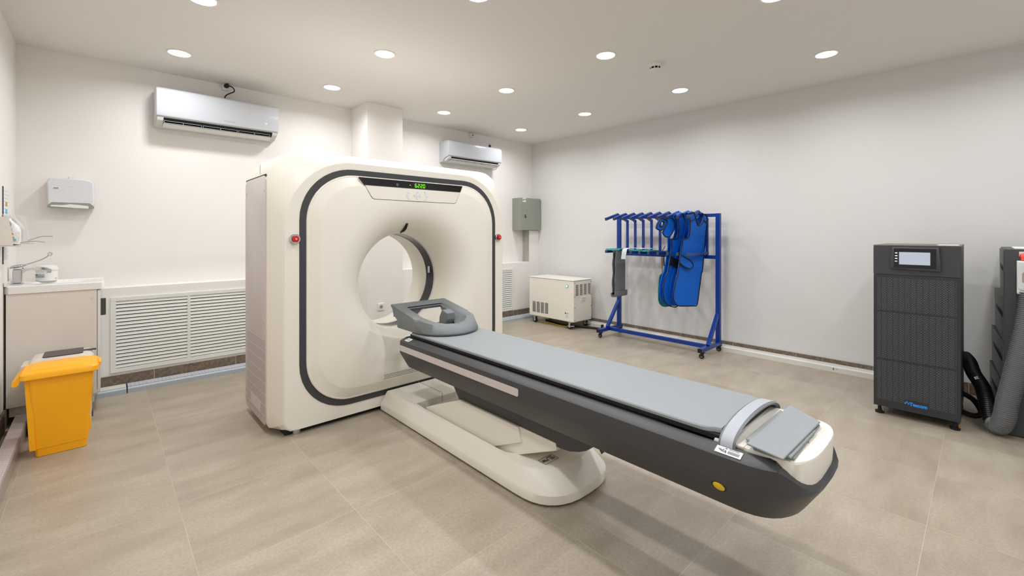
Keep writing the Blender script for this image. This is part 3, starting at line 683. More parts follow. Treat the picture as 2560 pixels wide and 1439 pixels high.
socket(-2.917, -.438, .489, .082, .012, 'white wall socket on the pillar seen through the scanner bore')

# ------------------------------------------------------------------ louvred grilles in the low wall
def grille(x0, x1, z0, z1, mull, label, fw=.034, hide_left=False):
    g_ = thing('louvre_grille', ((x0+x1)/2, LY-.005, z0), label, 'ventilation grille')
    y1, y0 = LY, LY-.012
    MB().box(x0, x1, y0, y1, z1-fw, z1, .002).box(x0, x1, y0, y1, z0, z0+fw, .002).box(x0, x0+fw, y0, y1, z0+fw, z1-fw).box(x1-fw, x1, y0, y1, z0+fw, z1-fw).build('frame', 'vent_white', g_, smooth=0)
    MB().box(x0+fw, x1-fw, LY-.0012, LY-.0002, z0+fw, z1-fw).build('backing', 'vent_dark', g_, smooth=0)
    for mx in mull: MB().box(mx-.011, mx+.011, y0+.001, y1, z0+fw, z1-fw).build('mullion', 'vent_white', g_, smooth=0)
    n = 19; h = (z1-z0-2*fw)/n
    xs = [x0+fw]+list(mull)+[x1-fw]
    for k in range(len(xs)-1):
        s = MB(); xa = xs[k]+(.011 if k else 0); xb = xs[k+1]-(.011 if k < len(xs)-2 else 0)
        for i in range(n):
            zc = z0+fw+h*(i+.5)
            s.prism([(LY-.0015, zc+h*.42), (LY-.010, zc-h*.30), (LY-.0085, zc-h*.36), (LY-.0013, zc+h*.34)], 0, xa, xb)
        s.build('slats', 'vent_white', g_, smooth=0)
    return g_
grille(-5.202, -3.62, .155, .790, (-4.668, -4.13), 'wide white louvred grille low on back wall beside vanity cabinet')
grille(-1.95, -.569, .141, .790, (-1.50, -1.03), 'white louvred grille in the low wall right of the scanner')

# ------------------------------------------------------------------ towel dispenser, papers, soap dispensers
D = thing('paper_towel_dispenser', (-5.437, -.065, 1.55), 'white paper towel dispenser with green badge on the back wall', 'towel dispenser')
x0, x1, z0, z1 = -5.572, -5.300, 1.555, 1.772
P0 = [(x0+.004, z0), (x1-.004, z0), (x1, z0+.03), (x1-.003, z1-.03), (x1-.012, z1-.014), (x1-.05, z1-.004), (x1-.11, z1), (x0+.02, z1), (x0+.006, z1-.008), (x0, z1-.03)]
cen = ((x0+x1)/2, (z0+z1)/2)
def sh(P, f): return [(cen[0]+(a-cen[0])*f, cen[1]+(b-cen[1])*f) for a, b in P]
MB().loft([[(a, -.002, b) for a, b in P0], [(a, -.105, b) for a, b in P0], [(a, -.122, b) for a, b in sh(P0, .975)], [(a, -.130, b) for a, b in sh(P0, .93)]], caps=(True, True)).build('cover', 'white_plastic', D, smooth=45)
MB().prism([(x0+.002, z0-.016), (x1-.002, z0-.016), (x1-.002, z0-.004), (x1-.028, z0+.022), (x0+.028, z0+.022), (x0+.002, z0-.004)], 1, -.1312, -.012).build('outlet', 'metal_grey', D, smooth=0)
MB().prism([(x0+.022, z0-.012), (x0+.10, z0-.016), (x0+.16, z0-.020), (x1-.035, z0-.022), (x1-.035, z0-.002), (x1-.09, z0+.006), (x0+.13, z0+.010), (x0+.09, z0+.001), (x0+.022, z0+.0)], 1, -.1328, -.1285).build('towel', 'white_matte', D, smooth=0)
bd = MB().prism(rrect(x0+.034, x0+.068, 1.683, 1.698, .004), 1, -.1325, -.129).build('badge', 'white_matte', D, smooth=0)
MB().box(x0+.037, x0+.065, -.1330, -.132, 1.686, 1.694).build('badge_print', 'green_print', bd, smooth=0)
MB().tube([(x0+.065+.085*k/8, -.1305, 1.655+.055*math.sin(k/8*PI/2)) for k in range(9)], .0012, 6).build('cover_crease', 'white_matte', D)
MB().box(-5.455, -5.425, -.010, -.002, 1.772, 1.797, .002).build('hanging_tab', 'white_matte', D)

def wall_paper(z0, z1, label, rows, pics):
    p = thing('wall_notice', (XL+.002, -.52, z0), label, 'notice')
    MB().box(XL+.0005, XL+.0035, -.645, -.395, z0, z1).build('sheet', 'paper', p, smooth=0)
    MB().box(XL+.0005, XL+.006, -.650, -.646, z0, z1).build('edge_strip', 'ink', p, smooth=0)
    t_ = MB()
    for i in range(rows):
        zz = z1-.025-i*(z1-z0-.04)/rows; t_.box(XL+.0035, XL+.0042, -.62, -.42-(i % 3)*.02, zz-.0016, zz)
    t_.build('print', 'ink_light', p, smooth=0)
    for i in range(pics):
        zz = z1-.10-i*.052; MB().box(XL+.0035, XL+.0044, -.55, -.47, zz-.03, zz).build('picture', ['amber_print', 'cyan_print', 'ink_blue'][i % 3], p, smooth=0)
wall_paper(1.385, 1.648, 'printed notice with small pictures on left wall above the soap dispensers', 9, 3)
wall_paper(1.122, 1.30, 'printed text sheet on left wall below the soap dispensers', 12, 0)

def soap(y0, y1, label, clear, z, dt, db, bx):
    s = thing('soap_dispenser', (XL+.05, (y0+y1)/2, z), label, 'soap dispenser', 'elbow soap dispensers on the left wall')
    prof = [(XL, z+.004), (XL+db-.006, z+.004), (XL+db, z+.014), (XL+dt+.004, z+.184), (XL+dt-.006, z+.192), (XL, z+.192)]
    yc = (y0+y1)/2
    if clear:
        cv = MB(); cv.loft([[(p[0], y0, p[1]) for p in prof], [(p[0], y1, p[1]) for p in prof]], caps=(True, True)); cv.build('clear_cover', 'clear_plastic', s, smooth=30)
        MB().box(XL, XL+.006, y0, y1, z, z+.196).build('back_plate', 'offwhite', s, smooth=0)
    else:
        b = MB()
        for ya in (y0, y1-.004): b.prism(prof, 1, ya, ya+.004)
        b.box(XL, XL+.004, y0, y1, z+.004, z+.192); b.build('housing', 'cabinet_beige', s, smooth=30)
    MB().box(XL, XL+db+.028, y0-.002, y1+.002, z-.004, z+.003, .002).build('base_plate', 'offwhite', s)
    bt = MB(); Q = []
    for zz, hx, hy, ox in ((.012, .032, .036, 0), (.10, .032, .036, 0), (.125, .029, .034, -.002), (.150, .020, .022, -.012), (.172, .013, .014, -.022), (.183, .013, .014, -.025)):
        Q.append([(XL+bx+ox+hx*math.copysign(abs(math.cos(2*PI*k/24))**.6, math.cos(2*PI*k/24)), yc+hy*math.copysign(abs(math.sin(2*PI*k/24))**.6, math.sin(2*PI*k/24)), z+zz) for k in range(24)])
    b_ = bt.loft(Q, caps=(True, True)).build('bottle', 'bottle_white', s)
    MB().tube(cord([(XL+bx-.010, yc-.034, z+.115), (XL+bx-.002, yc-.036, z+.145), (XL+bx-.018, yc-.030, z+.168), (XL+bx-.034, yc-.022, z+.176)]), .008, 8).build('bottle_handle', 'bottle_white', b_)
    MB().box(XL+bx-.018, XL+bx+.030, yc-.0385, yc-.0366, z+.030, z+.092).build('bottle_label', 'paper', b_, smooth=0)
    MB().prism([(XL+bx-.010, z+.074), (XL+bx+.004, z+.074), (XL+bx-.003, z+.088)], 1, yc-.0392, yc-.0384).build('warning_sign', 'amber_print', b_, smooth=0)
    MB().prism([(XL+bx-.006, z+.050), (XL+bx+.008, z+.050), (XL+bx+.001, z+.063)], 1, yc-.0392, yc-.0384).build('warning_sign', 'amber_print', b_, smooth=0)
    MB().box(XL+bx-.008, XL+bx+.014, yc-.0392, yc-.0384, z+.033, z+.047).build('label_block', 'cyan_print', b_, smooth=0)
    return s, yc
s1, yc = soap(-.80, -.705, 'beige elbow soap dispenser nearest the camera on the left wall', False, 1.247, .040, .066, .062)
MB().tube(cord([(XL+.075, yc-.02, 1.262), (XL+.105, yc-.02, 1.270), (XL+.155, yc-.02, 1.277), (XL+.205, yc-.02, 1.269)]), .0032, 8).build('lever', 'steel', s1)
MB().lathe((XL+.078, yc, 1.254), 2, [(-.004, .016), (.006, .020), (.008, .0)], 16).build('nozzle', 'white_matte', s1)
s2, yc = soap(-.665, -.555, 'clear fronted elbow soap dispenser behind the beige one', True, 1.262, .095, .122, .066)
MB().tube(cord([(XL+.115, yc-.02, 1.280), (XL+.15, yc-.02, 1.296), (XL+.185, yc-.02, 1.309), (XL+.235, yc-.02, 1.308)]), .0032, 8).build('lever', 'steel', s2)

# ------------------------------------------------------------------ vanity, tap, tub
V = thing('vanity_unit', (-5.49, -.39, 0), 'narrow beige vanity cabinet against the left wall with dark door pull', 'vanity cabinet')
vy0, vy1, vx0, vx1 = -.615, -.168, XL+.012, -5.262
MB().box(vx0, vx1-.020, vy0, vy1, .135, .912).build('carcass', 'cabinet_beige', V, smooth=0, bevel=.002)
dr = MB().box(vx1-.017, vx1, vy0+.002, vy1, .140, .905, .002).build('door', 'white_matte', V)
MB().box(vx1-.010, vx1+.030, vy0+.012, vy0+.026, .712, .840, .005).build('door_handle', 'charcoal', dr)
MB().box(vx0+.01, vx1-.035, vy0+.04, vy1, .062, .135).build('plinth', 'cabinet_beige', V, smooth=0)
for px_ in (vx0+.05, vx1-.08):
    for py_ in (vy0+.09, vy1-.17): MB().cyl((px_+ (.12 if px_ < -5.6 else 0), py_, .031), 2, .016, .062, 14).build('foot', 'black', V)
MB().cyl((vx1-.045, vy0-.001, .850), 1, .009, .004, 14).build('cover_cap', 'offwhite', V)
W = thing('washbasin', (-5.49, -.39, .914), 'white washbasin top with oval bowl resting on the vanity', 'washbasin')
bo = rrect(XL+.003, -5.242, -.625, -.155, .006)
ct = (-5.465, -.37); NB = 64; TB = [2*PI*k/NB for k in range(NB)]
el = lambda rx, ry, z: [(ct[0]+rx*math.cos(a), ct[1]+ry*math.sin(a), z) for a in TB]
bo_ = polar(bo, ct, TB)
MB().loft([[(p[0], p[1], .9135) for p in bo_], [(p[0], p[1], .962) for p in bo_], [(ct[0]+(p[0]-ct[0])*.985, ct[1]+(p[1]-ct[1])*.985, .966) for p in bo_], el(.182, .165, .966), el(.176, .158, .962), el(.155, .138, .932), el(.10, .09, .9175)], caps=(True, True)).build('basin', 'counter_white', W, smooth=40)
MB().box(XL+.003, XL+.016, -.625, -.155, .966, .992, .003).build('upstand', 'counter_white', W)
FA = thing('basin_tap', (-5.69, -.40, .966), 'chrome lever tap with long elbow handle on the washbasin', 'tap')
MB().box(-5.722, -5.675, -.425, -.375, .970, 1.072, .006).build('body', 'chrome', FA)
MB().box(-5.7275, -5.668, -.430, -.370, .9665, .971, .002).build('base_plate', 'chrome', FA)
MB().loft([[(x, y, z) for y, z in ((-.420, z1), (-.380, z1), (-.377, z0), (-.423, z0))] for x, z1, z0 in ((-5.718, 1.077, 1.030), (-5.675, 1.077, 1.040), (-5.650, 1.076, 1.058), (-5.61, 1.079, 1.064), (-5.58, 1.081, 1.064), (-5.557, 1.077, 1.056), (-5.540, 1.070, 1.046), (-5.528, 1.062, 1.044))], caps=(True, True)).build('spout', 'chrome', FA, smooth=50)
MB().box(-5.556, -5.530, -.410, -.390, 1.036, 1.047, .002).build('aerator', 'steel', FA)
MB().loft([[(x, -.40+.024*f*math.cos(2*PI*k/16), z+.012*f*math.sin(2*PI*k/16)) for k in range(16)] for x, z, f in ((-5.738, 1.082, .4), (-5.725, 1.088, .9), (-5.70, 1.094, 1.05), (-5.675, 1.097, .8), (-5.655, 1.100, .35))], caps=(True, True)).build('lever_base', 'chrome', FA, smooth=50)
MB().tube(cord([(-5.668, -.40, 1.099), (-5.62, -.40, 1.118), (-5.575, -.40, 1.140), (-5.555, -.40, 1.156), (-5.545, -.40, 1.168)]), .0042, 10).build('lever', 'chrome', FA)
lv = MB(); lv.loft([[(-5.538+(rr_)*math.cos(a), -.40+yy_, 1.176+(rr_*1.1)*math.sin(a)) for a in [2*PI*k/20 for k in range(20)]] for rr_, yy_ in ((.014, -.004), (.014, .004), (.005, .004), (.005, -.004))], closed=True); lv.build('lever_loop', 'chrome', FA, smooth=40)
MB().cyl((-5.672, -.424, 1.080), 1, .004, .003, 12).build('red_dot', 'red_button', FA)
TU = thing('wipes_tub', (-5.565, -.225, .966), 'white round wipes tub with blue printed stripe behind the tap', 'tub')
MB().lathe((-5.565, -.225, .9665), 2, [(0, .056), (.004, .059), (.078, .060), (.080, .058)], 36).build('tub', 'white_matte', TU)
MB().lathe((-5.565, -.225, .9665), 2, [(.080, .063), (.096, .063), (.112, .056), (.118, .040), (.119, 0)], 36).build('lid', 'white_matte', TU)
def tubwrap(z0, z1, a0, a1, name, m, r=.0606):
    b = MB(); n = 12; A = [math.radians(a0+(a1-a0)*k/n) for k in range(n+1)]
    for k in range(n):
        p = [(-5.565+r*math.cos(A[k]), -.225+r*math.sin(A[k])), (-5.565+r*math.cos(A[k+1]), -.225+r*math.sin(A[k+1]))]
        vs = [b.bm.verts.new(q) for q in ((p[0][0], p[0][1], z0), (p[1][0], p[1][1], z0), (p[1][0], p[1][1], z1), (p[0][0], p[0][1], z1))]; b.bm.faces.new(vs)
    b.build(name, m, TU, smooth=0)
tubwrap(1.002, 1.006, 185, 262, 'blue_stripe', 'ink_blue'); tubwrap(1.011, 1.019, 190, 222, 'name_print', 'ink_blue'); tubwrap(1.012, 1.018, 224, 262, 'fine_print', 'ink_light'); tubwrap(.993, .998, 190, 262, 'fine_print', 'ink_light'); tubwrap(.980, .989, 322, 334, 'hazard_mark', 'yellow_print')

# ------------------------------------------------------------------ bins
B1 = thing('pedal_bin', (-5.44, -1.21, 0), 'yellow plastic waste bin with hinged lid on the floor', 'waste bin')
def rr3(x0, x1, y0, y1, z, r, n=6): return [(p[0], p[1], z) for p in rrect(x0, x1, y0, y1, r, r, n)]
MB().loft([rr3(-5.545, -5.325, -1.318, -1.13, .002, .02), rr3(-5.548, -5.322, -1.321, -1.128, .04, .02), rr3(-5.548, -5.322, -1.321, -1.128, .048, .02), rr3(-5.553, -5.318, -1.325, -1.125, .05, .02), rr3(-5.572, -5.292, -1.352, -1.11, .478, .024), rr3(-5.565, -5.299, -1.345, -1.117, .478, .02), rr3(-5.55, -5.315, -1.33, -1.13, .12, .02)], caps=(True, True)).build('body', 'yellow_bin', B1, smooth=35)
MB().prism([(-5.566, .05), (-5.540, .05), (-5.560, .47), (-5.586, .47)], 1, -1.335, -1.31).prism([(-5.332, .055), (-5.306, .10), (-5.306, .16), (-5.312, .2), (-5.322, .2)], 1, -1.30, -1.285).build('corner_rib', 'yellow_bin', B1, smooth=0)
lid = MB().loft([rr3(-5.602, -5.272, -1.378, -1.088, .476, .03), rr3(-5.606, -5.268, -1.382, -1.084, .480, .03), rr3(-5.604, -5.270, -1.380, -1.086, .506, .03), rr3(-5.595, -5.280, -1.372, -1.095, .516, .03), rr3(-5.57, -5.305, -1.345, -1.12, .519, .03), rr3(-5.565, -5.31, -1.34, -1.125, .526, .03), rr3(-5.555, -5.32, -1.33, -1.135, .529, .03)], caps=(True, True)).build('lid', 'yellow_bin', B1, smooth=35)
MB().prism([(-5.604, .508), (-5.612, .496), (-5.634, .470), (-5.634, .452), (-5.622, .446), (-5.608, .452), (-5.600, .476)], 1, -1.36, -1.11).build('hinge', 'yellow_bin', lid, smooth=40)
MB().prism([(-5.272, .485), (-5.262, .490), (-5.258, .51), (-5.27, .512)], 1, -1.30, -1.16).build('lid_lip', 'yellow_bin', lid, smooth=0)
B2 = thing('pedal_bin', (-5.455, -.79, 0), 'cream waste bin with dark lid panel behind the yellow bin', 'waste bin')
MB().loft([rr3(-5.608, -5.308, -.915, -.680, .002, .03), rr3(-5.608, -5.305, -.917, -.678, .44, .03), rr3(-5.602, -5.31, -.91, -.684, .44, .03), rr3(-5.602, -5.31, -.91, -.684, .1, .03)], caps=(True, True)).build('body', 'bin_cream', B2, smooth=35)
MB().box(-5.309, -5.300, -.83, -.76, .03, .07, .003).build('pedal', 'bin_lid_dark', B2)
MB().prism(rrect(-.86, -.72, .15, .40, .02), 0, -5.306, -5.302).build('front_label', 'yellow_print', B2, smooth=0)
lid = MB().loft([rr3(-5.606, -5.296, -.928, -.668, .441, .05), rr3(-5.608, -5.294, -.930, -.666, .447, .05), rr3(-5.606, -5.296, -.928, -.668, .478, .05), rr3(-5.59, -5.312, -.912, -.684, .498, .05), rr3(-5.56, -5.335, -.88, -.72, .503, .05)], caps=(True, True)).build('lid', 'bin_cream', B2, smooth=40)
MB().prism(rrect(-5.545, -5.35, -.895, -.705, .02), 2, .5005, .508).build('lid_panel', 'bin_lid_dark', lid, smooth=0, bevel=.002)
MB().box(-5.352, -5.284, -.825, -.790, .500, .509, .002).build('lid_latch', 'bin_lid_dark', lid)
MB().prism([(-5.606, .468), (-5.640, .462), (-5.650, .440), (-5.640, .424), (-5.606, .43)], 1, -.90, -.72).build('hinge', 'bin_cream', lid, smooth=30)

# ------------------------------------------------------------------ grey electrical box in the corner
E_ = thing('electrical_box', (-.24, -.11, 1.377), 'grey metal electrical box with key lock near the far corner', 'electrical box')
MB().box(-.447, -.030, -.205, -.001, 1.378, 1.891, .003).build('enclosure', 'metal_grey', E_)
dr = MB().box(-.444, -.024, -.222, -.206, 1.382, 1.889, .003).build('door', 'metal_grey', E_)
lk = MB().lathe((-.395, -.224, 1.622), 1, [(.003, .021), (-.004, .021), (-.007, .016), (-.007, 0)], 20).build('lock', 'chrome', dr)
MB().cyl((-.392, -.232, 1.622), 1, .009, .003, 14).box(-.381, -.375, -.236, -.231, 1.585, 1.625).build('key', 'black', lk, smooth=0)
MB().cyl((-.376, -.238, 1.586), 1, .011, .005, 14).build('key_head', 'black', lk)
pl = MB().box(-.432, -.358, -.2235, -.222, 1.825, 1.887).build('name_label', 'paper', dr, smooth=0)
text_mesh('ШРП', .034, (-.395, -.2238, 1.856), (1, 0, 0), (0, 0, 1), .0003, .95, bold=.001).build('label_text', 'ink', pl, smooth=0)

# ------------------------------------------------------------------ chiller on castors
Ch = thing('chiller_unit', (-.325, -.89, 0), 'cream metal cooling unit on castors in the far corner, green lamp lit', 'cooling unit')
MB().box(-.53, -.118, -1.318, -.462, .103, .672, .014, 3).build('cabinet', 'cream', Ch)
MB().box(-.535, -.112, -1.322, -.458, .673, .684, .004).build('top_cover', 'cream_light', Ch)
lp = MB().lathe((-.531, -1.206, .597), 0, [(.002, .021), (-.006, .021), (-.008, .016)], 20).build('lamp_bezel', 'led_teal', Ch)
MB().lathe((-.539, -1.206, .597), 0, [(.002, .0145), (-.003, .012), (-.004, 0)], 16).build('power_lamp', 'led_white', lp)
for k in range(4):
    v = MB(); ya = -.538-.083*k
    for i in range(15): v.box(-.5315, -.5285, ya-.064, ya, .165+i*.0105, .165+i*.0105+.0055)
    v.build('vent_slots', 'vent_dark', Ch, smooth=0)
for k in range(4):
    v = MB(); xa = -.482+.092*k
    for i in range(11): v.box(xa, xa+.058, -1.3195, -1.3165, .470+i*.0142, .470+i*.0142+.006)
    v.build('vent_slots', 'vent_dark', Ch, smooth=0)
MB().box(-.372, -.262, -1.326, -1.317, .388, .446, .004).build('pull_handle', 'cream', Ch)
MB().box(-.360, -.274, -1.3268, -1.3255, .400, .432).build('handle_recess', 'bin_cream', Ch, smooth=0)
for xx in (-.505, -.135):
    for zz in (.135, .30, .46, .645): MB().cyl((xx, -1.319, zz), 1, .006, .004, 10).build('panel_screw', 'ink', Ch)
s_ = MB().box(-.5312, -.5302, -1.236, -1.160, .150, .236).build('warning_sticker', 'paper', Ch, smooth=0)
MB().box(-.5318, -.5310, -1.232, -1.196, .212, .228).build('sticker_band', 'yellow_print', s_, smooth=0)
MB().cyl((-.5314, -1.177, .219), 0, .012, .0008, 14).build('sticker_symbol', 'ink_blue', s_, smooth=0)
pr = MB()
for i in range(5): pr.box(-.5318, -.5310, -1.225, -1.178, .158+i*.010, .161+i*.010)
pr.build('sticker_print', 'ink_light', s_, smooth=0)
def castor(parent, x, y, ztop, r, w, brake=False, wheel='black_rubber', fork='galv'):
    f = MB().box(x-.03*r/.04, x+.03*r/.04, y-.03*r/.04, y+.03*r/.04, ztop-.006, ztop)
    for s in (-1, 1): f.prism([(y-.018*r/.04, ztop-.006), (y+.022*r/.04, ztop-.006), (y+.008+.01, r*.75), (y+.004, r*.75)], 0, x+s*(w/2+.003)-.0015, x+s*(w/2+.003)+.0015)
    k = f.build('castor', fork, parent, smooth=0)
    MB().lathe((x, y+.010, r), 0, [(-w/2, r*.8), (-w/2+.004, r), (w/2-.004, r), (w/2, r*.8)], 22).build('wheel', wheel, k)
    MB().lathe((x, y+.010, r), 0, [(-w/2-.0022, r*.45), (w/2+.0022, r*.45)], 16).build('hub', 'wheel_hub', k)
    if brake: MB().prism([(y-.055, r*1.05), (y-.048, r*1.30), (y+.035, r*1.15), (y+.045, r*.95)], 0, x-w*.7, x+w*.7).build('brake_pedal', 'galv', k, smooth=0)
castor(Ch, -.487, -.560, .103, .040, .030); castor(Ch, -.492, -1.235, .103, .040, .030, True); castor(Ch, -.155, -1.245, .103, .040, .030, True); castor(Ch, -.155, -.560, .103, .040, .030)
tag(MB().tube(cord([(-.40, -.42, .03), (-.45, -.60, .012), (-.42, -.80, .010), (-.46, -1.02, .010), (-.44, -1.14, .014), (-.35, -1.22, .02)]), .007, 8).build('floor_cable', 'cable_yellow'), 'yellow cable lying on the floor under the cream cooling unit', 'cable')
tag(MB().tube(cord([(-.30, -.60, .012), (-.38, -.90, .014), (-.40, -1.10, .016), (-.31, -1.33, .018), (-.26, -1.48, .018), (-.25, -1.62, .020)]), .015, 10).build('floor_cable', 'black_rubber'), 'thick black cable running out from under the cooling unit', 'cable')
tag(MB().prism([(-.262, .036), (-.230, .036), (-.225, .080), (-.257, .080)], 1, -1.60, -1.575).build('cable_clip', 'black_rubber', smooth=0), 'small black cable end bracket near the white floor trunking', 'cable end')

# ------------------------------------------------------------------ apron rack
R = thing('apron_rack', (-.39, -2.46, 0), 'blue steel apron rack on castors with ten sloping hanger arms', 'rack')
PX, YL, YR = -.172, -1.81, -3.11
for yy in (YL, YR):
    MB().box(-.645, -.118, yy-.022, yy+.022, .070, .112, .003).build('foot_beam', 'blue_paint', R)
    MB().box(-.650, -.643, yy-.023, yy+.023, .069, .113, .002).build('end_cap', 'black', R)
    MB().box(PX-.022, PX+.022, yy-.024, yy+.024, .112, 1.556, .003).build('post', 'blue_paint', R)
    MB().bar((-.445, yy, .113), (PX-.02, yy, .425), .038, .038, (0, 1, 0)).build('brace', 'blue_paint', R)
    for xx in (-.60, -.157): castor(R, xx, yy-.008, .070, .027, .020, wheel='black_rubber', fork='black')
MB().box(-.418, -.376, YR+.022, YL-.022, .068, .110, .003).build('base_beam', 'blue_paint', R)
MB().box(PX-.018, PX+.018, YR+.024, YL-.024, 1.517, 1.555, .003).build('upper_rail', 'blue_paint', R)
MB().box(PX-.018, PX+.018, YR+.024, YL-.024, 1.040, 1.080, .003).build('lower_rail', 'blue_paint', R)
for k in range(10):
    y = -1.957-.1155*k
    a = MB().box(-.215, -.190, y-.0135, y+.0135, 1.080, 1.50, .002)
    a.bar((-.200, y, 1.488), (-.440, y, 1.568), .027, .030, (0, 0, 1), .002)
    a.bar((-.425, y, 1.572), (-.680, y, 1.507), .027, .032, (0, 0, 1), .002)
    a = a.build('hanger_arm', 'blue_paint', R)
    MB().bar((-.672, y, 1.509), (-.688, y, 1.505), .029, .034, (0, 0, 1), .002).build('end_cap', 'charcoal', a)
    p = MB().box(-.680, -.190, y-.0135, y+.0135, 1.089, 1.121, .002).build('peg', 'blue_paint', R)
    MB().box(-.687, -.679, y-.0145, y+.0145, 1.088, 1.122, .002).build('end_cap', 'charcoal', p)

def outline(mb, pts, r, seg=6):
    P = [Vector(p) for p in pts]; mb.tube(cord(list(P)+[P[0]], 3), r, seg); return mb
SN = Vector((.22, .97, 0)).normalized()
A_pts = [(-0.645, -2.991, 1.543), (-0.569, -3.01, 1.554), (-0.545, -3.016, 1.498), (-0.516, -3.023, 1.432), (-0.478, -3.033, 1.416), (-0.432, -3.04, 1.44), (-0.409, -3.04, 1.488), (-0.378, -3.04, 1.542), (-0.307, -3.04, 1.521), (-0.315, -3.04, 1.435), (-0.262, -3.003, 1.298), (-0.204, -2.968, 1.172), (-0.236, -2.968, 1.033), (-0.268, -2.968, 0.895), (-0.284, -2.968, 0.89), (-0.315, -2.968, 0.789), (-0.347, -2.968, 0.688), (-0.401, -2.968, 0.536), (-0.482, -2.96, 0.53), (-0.606, -2.929, 0.538), (-0.718, -2.901, 0.553), (-0.773, -2.887, 0.607), (-0.787, -2.884, 0.666), (-0.769, -2.888, 0.75), (-0.727, -2.899, 0.879), (-0.718, -2.901, 0.885), (-0.69, -2.908, 1.015), (-0.672, -2.913, 1.114), (-0.655, -2.922, 1.213), (-0.676, -2.935, 1.267), (-0.598, -2.96, 1.279), (-0.611, -2.983, 1.352), (-0.63, -2.995, 1.444)]
flapA = [(-0.691, -2.922, 1.095), (-0.616, -2.941, 1.063), (-0.549, -2.957, 1.032), (-0.506, -2.968, 0.99), (-0.511, -2.967, 0.96), (-0.549, -2.957, 0.945), (-0.616, -2.941, 0.96), (-0.714, -2.916, 1.017)]
A_seam = [(-0.637, -3.001, 1.453), (-0.557, -3.021, 1.485), (-0.412, -3.048, 1.474), (-0.326, -3.048, 1.448)]
B_pts = [(-0.665, -2.871, 1.523), (-0.585, -2.891, 1.548), (-0.566, -2.896, 1.501), (-0.542, -2.902, 1.447), (-0.504, -2.88, 1.312), (-0.487, -2.844, 1.14), (-0.564, -2.825, 0.864), (-0.621, -2.81, 0.697), (-0.564, -2.825, 0.523), (-0.696, -2.792, 0.534), (-0.751, -2.778, 0.572), (-0.783, -2.77, 0.641), (-0.783, -2.77, 0.761), (-0.742, -2.78, 0.872), (-0.714, -2.787, 0.91), (-0.686, -2.794, 1.043), (-0.658, -2.801, 1.177), (-0.694, -2.816, 1.266), (-0.613, -2.838, 1.272), (-0.62, -2.863, 1.346), (-0.646, -2.876, 1.459)]
B_patch = [(-0.685, -2.804, 1.087), (-0.553, -2.837, 1.026), (-0.568, -2.834, 0.942), (-0.606, -2.824, 0.943), (-0.704, -2.799, 0.991)]
C_pts = [(-0.746, -2.754, 1.487), (-0.644, -2.779, 1.506), (-0.597, -2.791, 1.483), (-0.573, -2.797, 1.435), (-0.592, -2.792, 1.367), (-0.634, -2.781, 1.312), (-0.681, -2.77, 1.289), (-0.727, -2.758, 1.296), (-0.764, -2.749, 1.339), (-0.737, -2.756, 1.373), (-0.69, -2.767, 1.461)]
C_band = [(-0.831, -2.727, 1.432), (-0.785, -2.739, 1.493), (-0.721, -2.755, 1.487), (-0.684, -2.764, 1.461), (-0.712, -2.757, 1.407), (-0.767, -2.743, 1.366), (-0.844, -2.724, 1.382)]
T_pts = [(-0.568, -2.651, 0.88), (-0.614, -2.642, 0.854), (-0.629, -2.639, 0.82), (-0.641, -2.637, 0.682), (-0.642, -2.637, 0.579), (-0.624, -2.64, 0.535), (-0.578, -2.649, 0.497), (-0.527, -2.66, 0.485), (-0.465, -2.672, 0.487), (-0.47, -2.671, 0.671), (-0.517, -2.662, 0.821)]
T2 = [(-0.47, -2.626, 0.967), (-0.501, -2.62, 0.866), (-0.455, -2.629, 0.815), (-0.398, -2.63, 0.839), (-0.413, -2.63, 0.918)]
def mv(P, d): return [(p[0]+d[0], p[1]+d[1], p[2]+d[2]) for p in P]
def shoulder(P, i, j, d):
    a, b = Vector(P[i]), Vector(P[j]); dv = Vector(d); up = Vector((0, 0, .012))
    return [a, b, b+up+dv*.35, b+up+dv*.7, b+dv, a+dv, a+up+dv*.7, a+up+dv*.35]
def strap_over(P, i, j, d):
    a, b = Vector(P[i]), Vector(P[j]); dv = Vector(d); m = MB(); rr = []
    for t in (0, .15, .4, .6, .85, 1):
        h = Vector((0, 0, .022*math.sin(PI*t))); rr.append((a+dv*t+h, b+dv*t+h))
    m.loft([[p, q, q-Vector((0, 0, .008)), p-Vector((0, 0, .008))] for p, q in rr], caps=(True, True)); return m
BD = (.078, .085, 0)
VA = thing('lead_apron', (-.52, -2.98, .53), 'bright blue lead apron hanging on the rack arm nearest the right post', 'apron')
MB().sheet(A_pts, .010, SN).build('front_panel', 'vest_blue', VA, smooth=60)
MB().sheet(mv(A_pts[:2]+[(-.51, -3.01, 1.50), (-.41, -3.03, 1.50)]+A_pts[7:], BD), .008, SN).build('back_panel', 'vest_blue', VA, smooth=60)
strap_over(A_pts, 0, 1, BD).build('shoulder_strap', 'vest_blue', VA, smooth=40); strap_over(A_pts, 7, 8, BD).build('shoulder_strap', 'vest_blue', VA, smooth=40)
outline(MB(), mv(A_pts, (0, -.002, 0)), .0068).build('edge_binding', 'vest_trim', VA)
fl = MB().sheet(mv(flapA, (0, -.004, 0)), .007, SN).build('waist_flap', 'vest_blue', VA, smooth=30)
outline(MB(), mv(flapA, (0, -.006, 0)), .0062).build('flap_binding', 'vest_trim', fl)
MB().tube(A_seam[:2], .0055, 6).tube(A_seam[2:], .0055, 6).build('shoulder_seam', 'vest_trim', VA)
MB().bar((-.452, -3.022, 1.299), (-.337, -3.022, 1.297), .004, .008, (0, 1, 0), 0).build('pocket_tag', 'vest_trim', VA)
VB = thing('lead_apron', (-.62, -2.84, .52), 'darker half hidden blue lead apron with black patch behind the front apron', 'apron')
MB().sheet(B_pts, .010, SN).build('front_panel', 'vest_blue', VB, smooth=60)
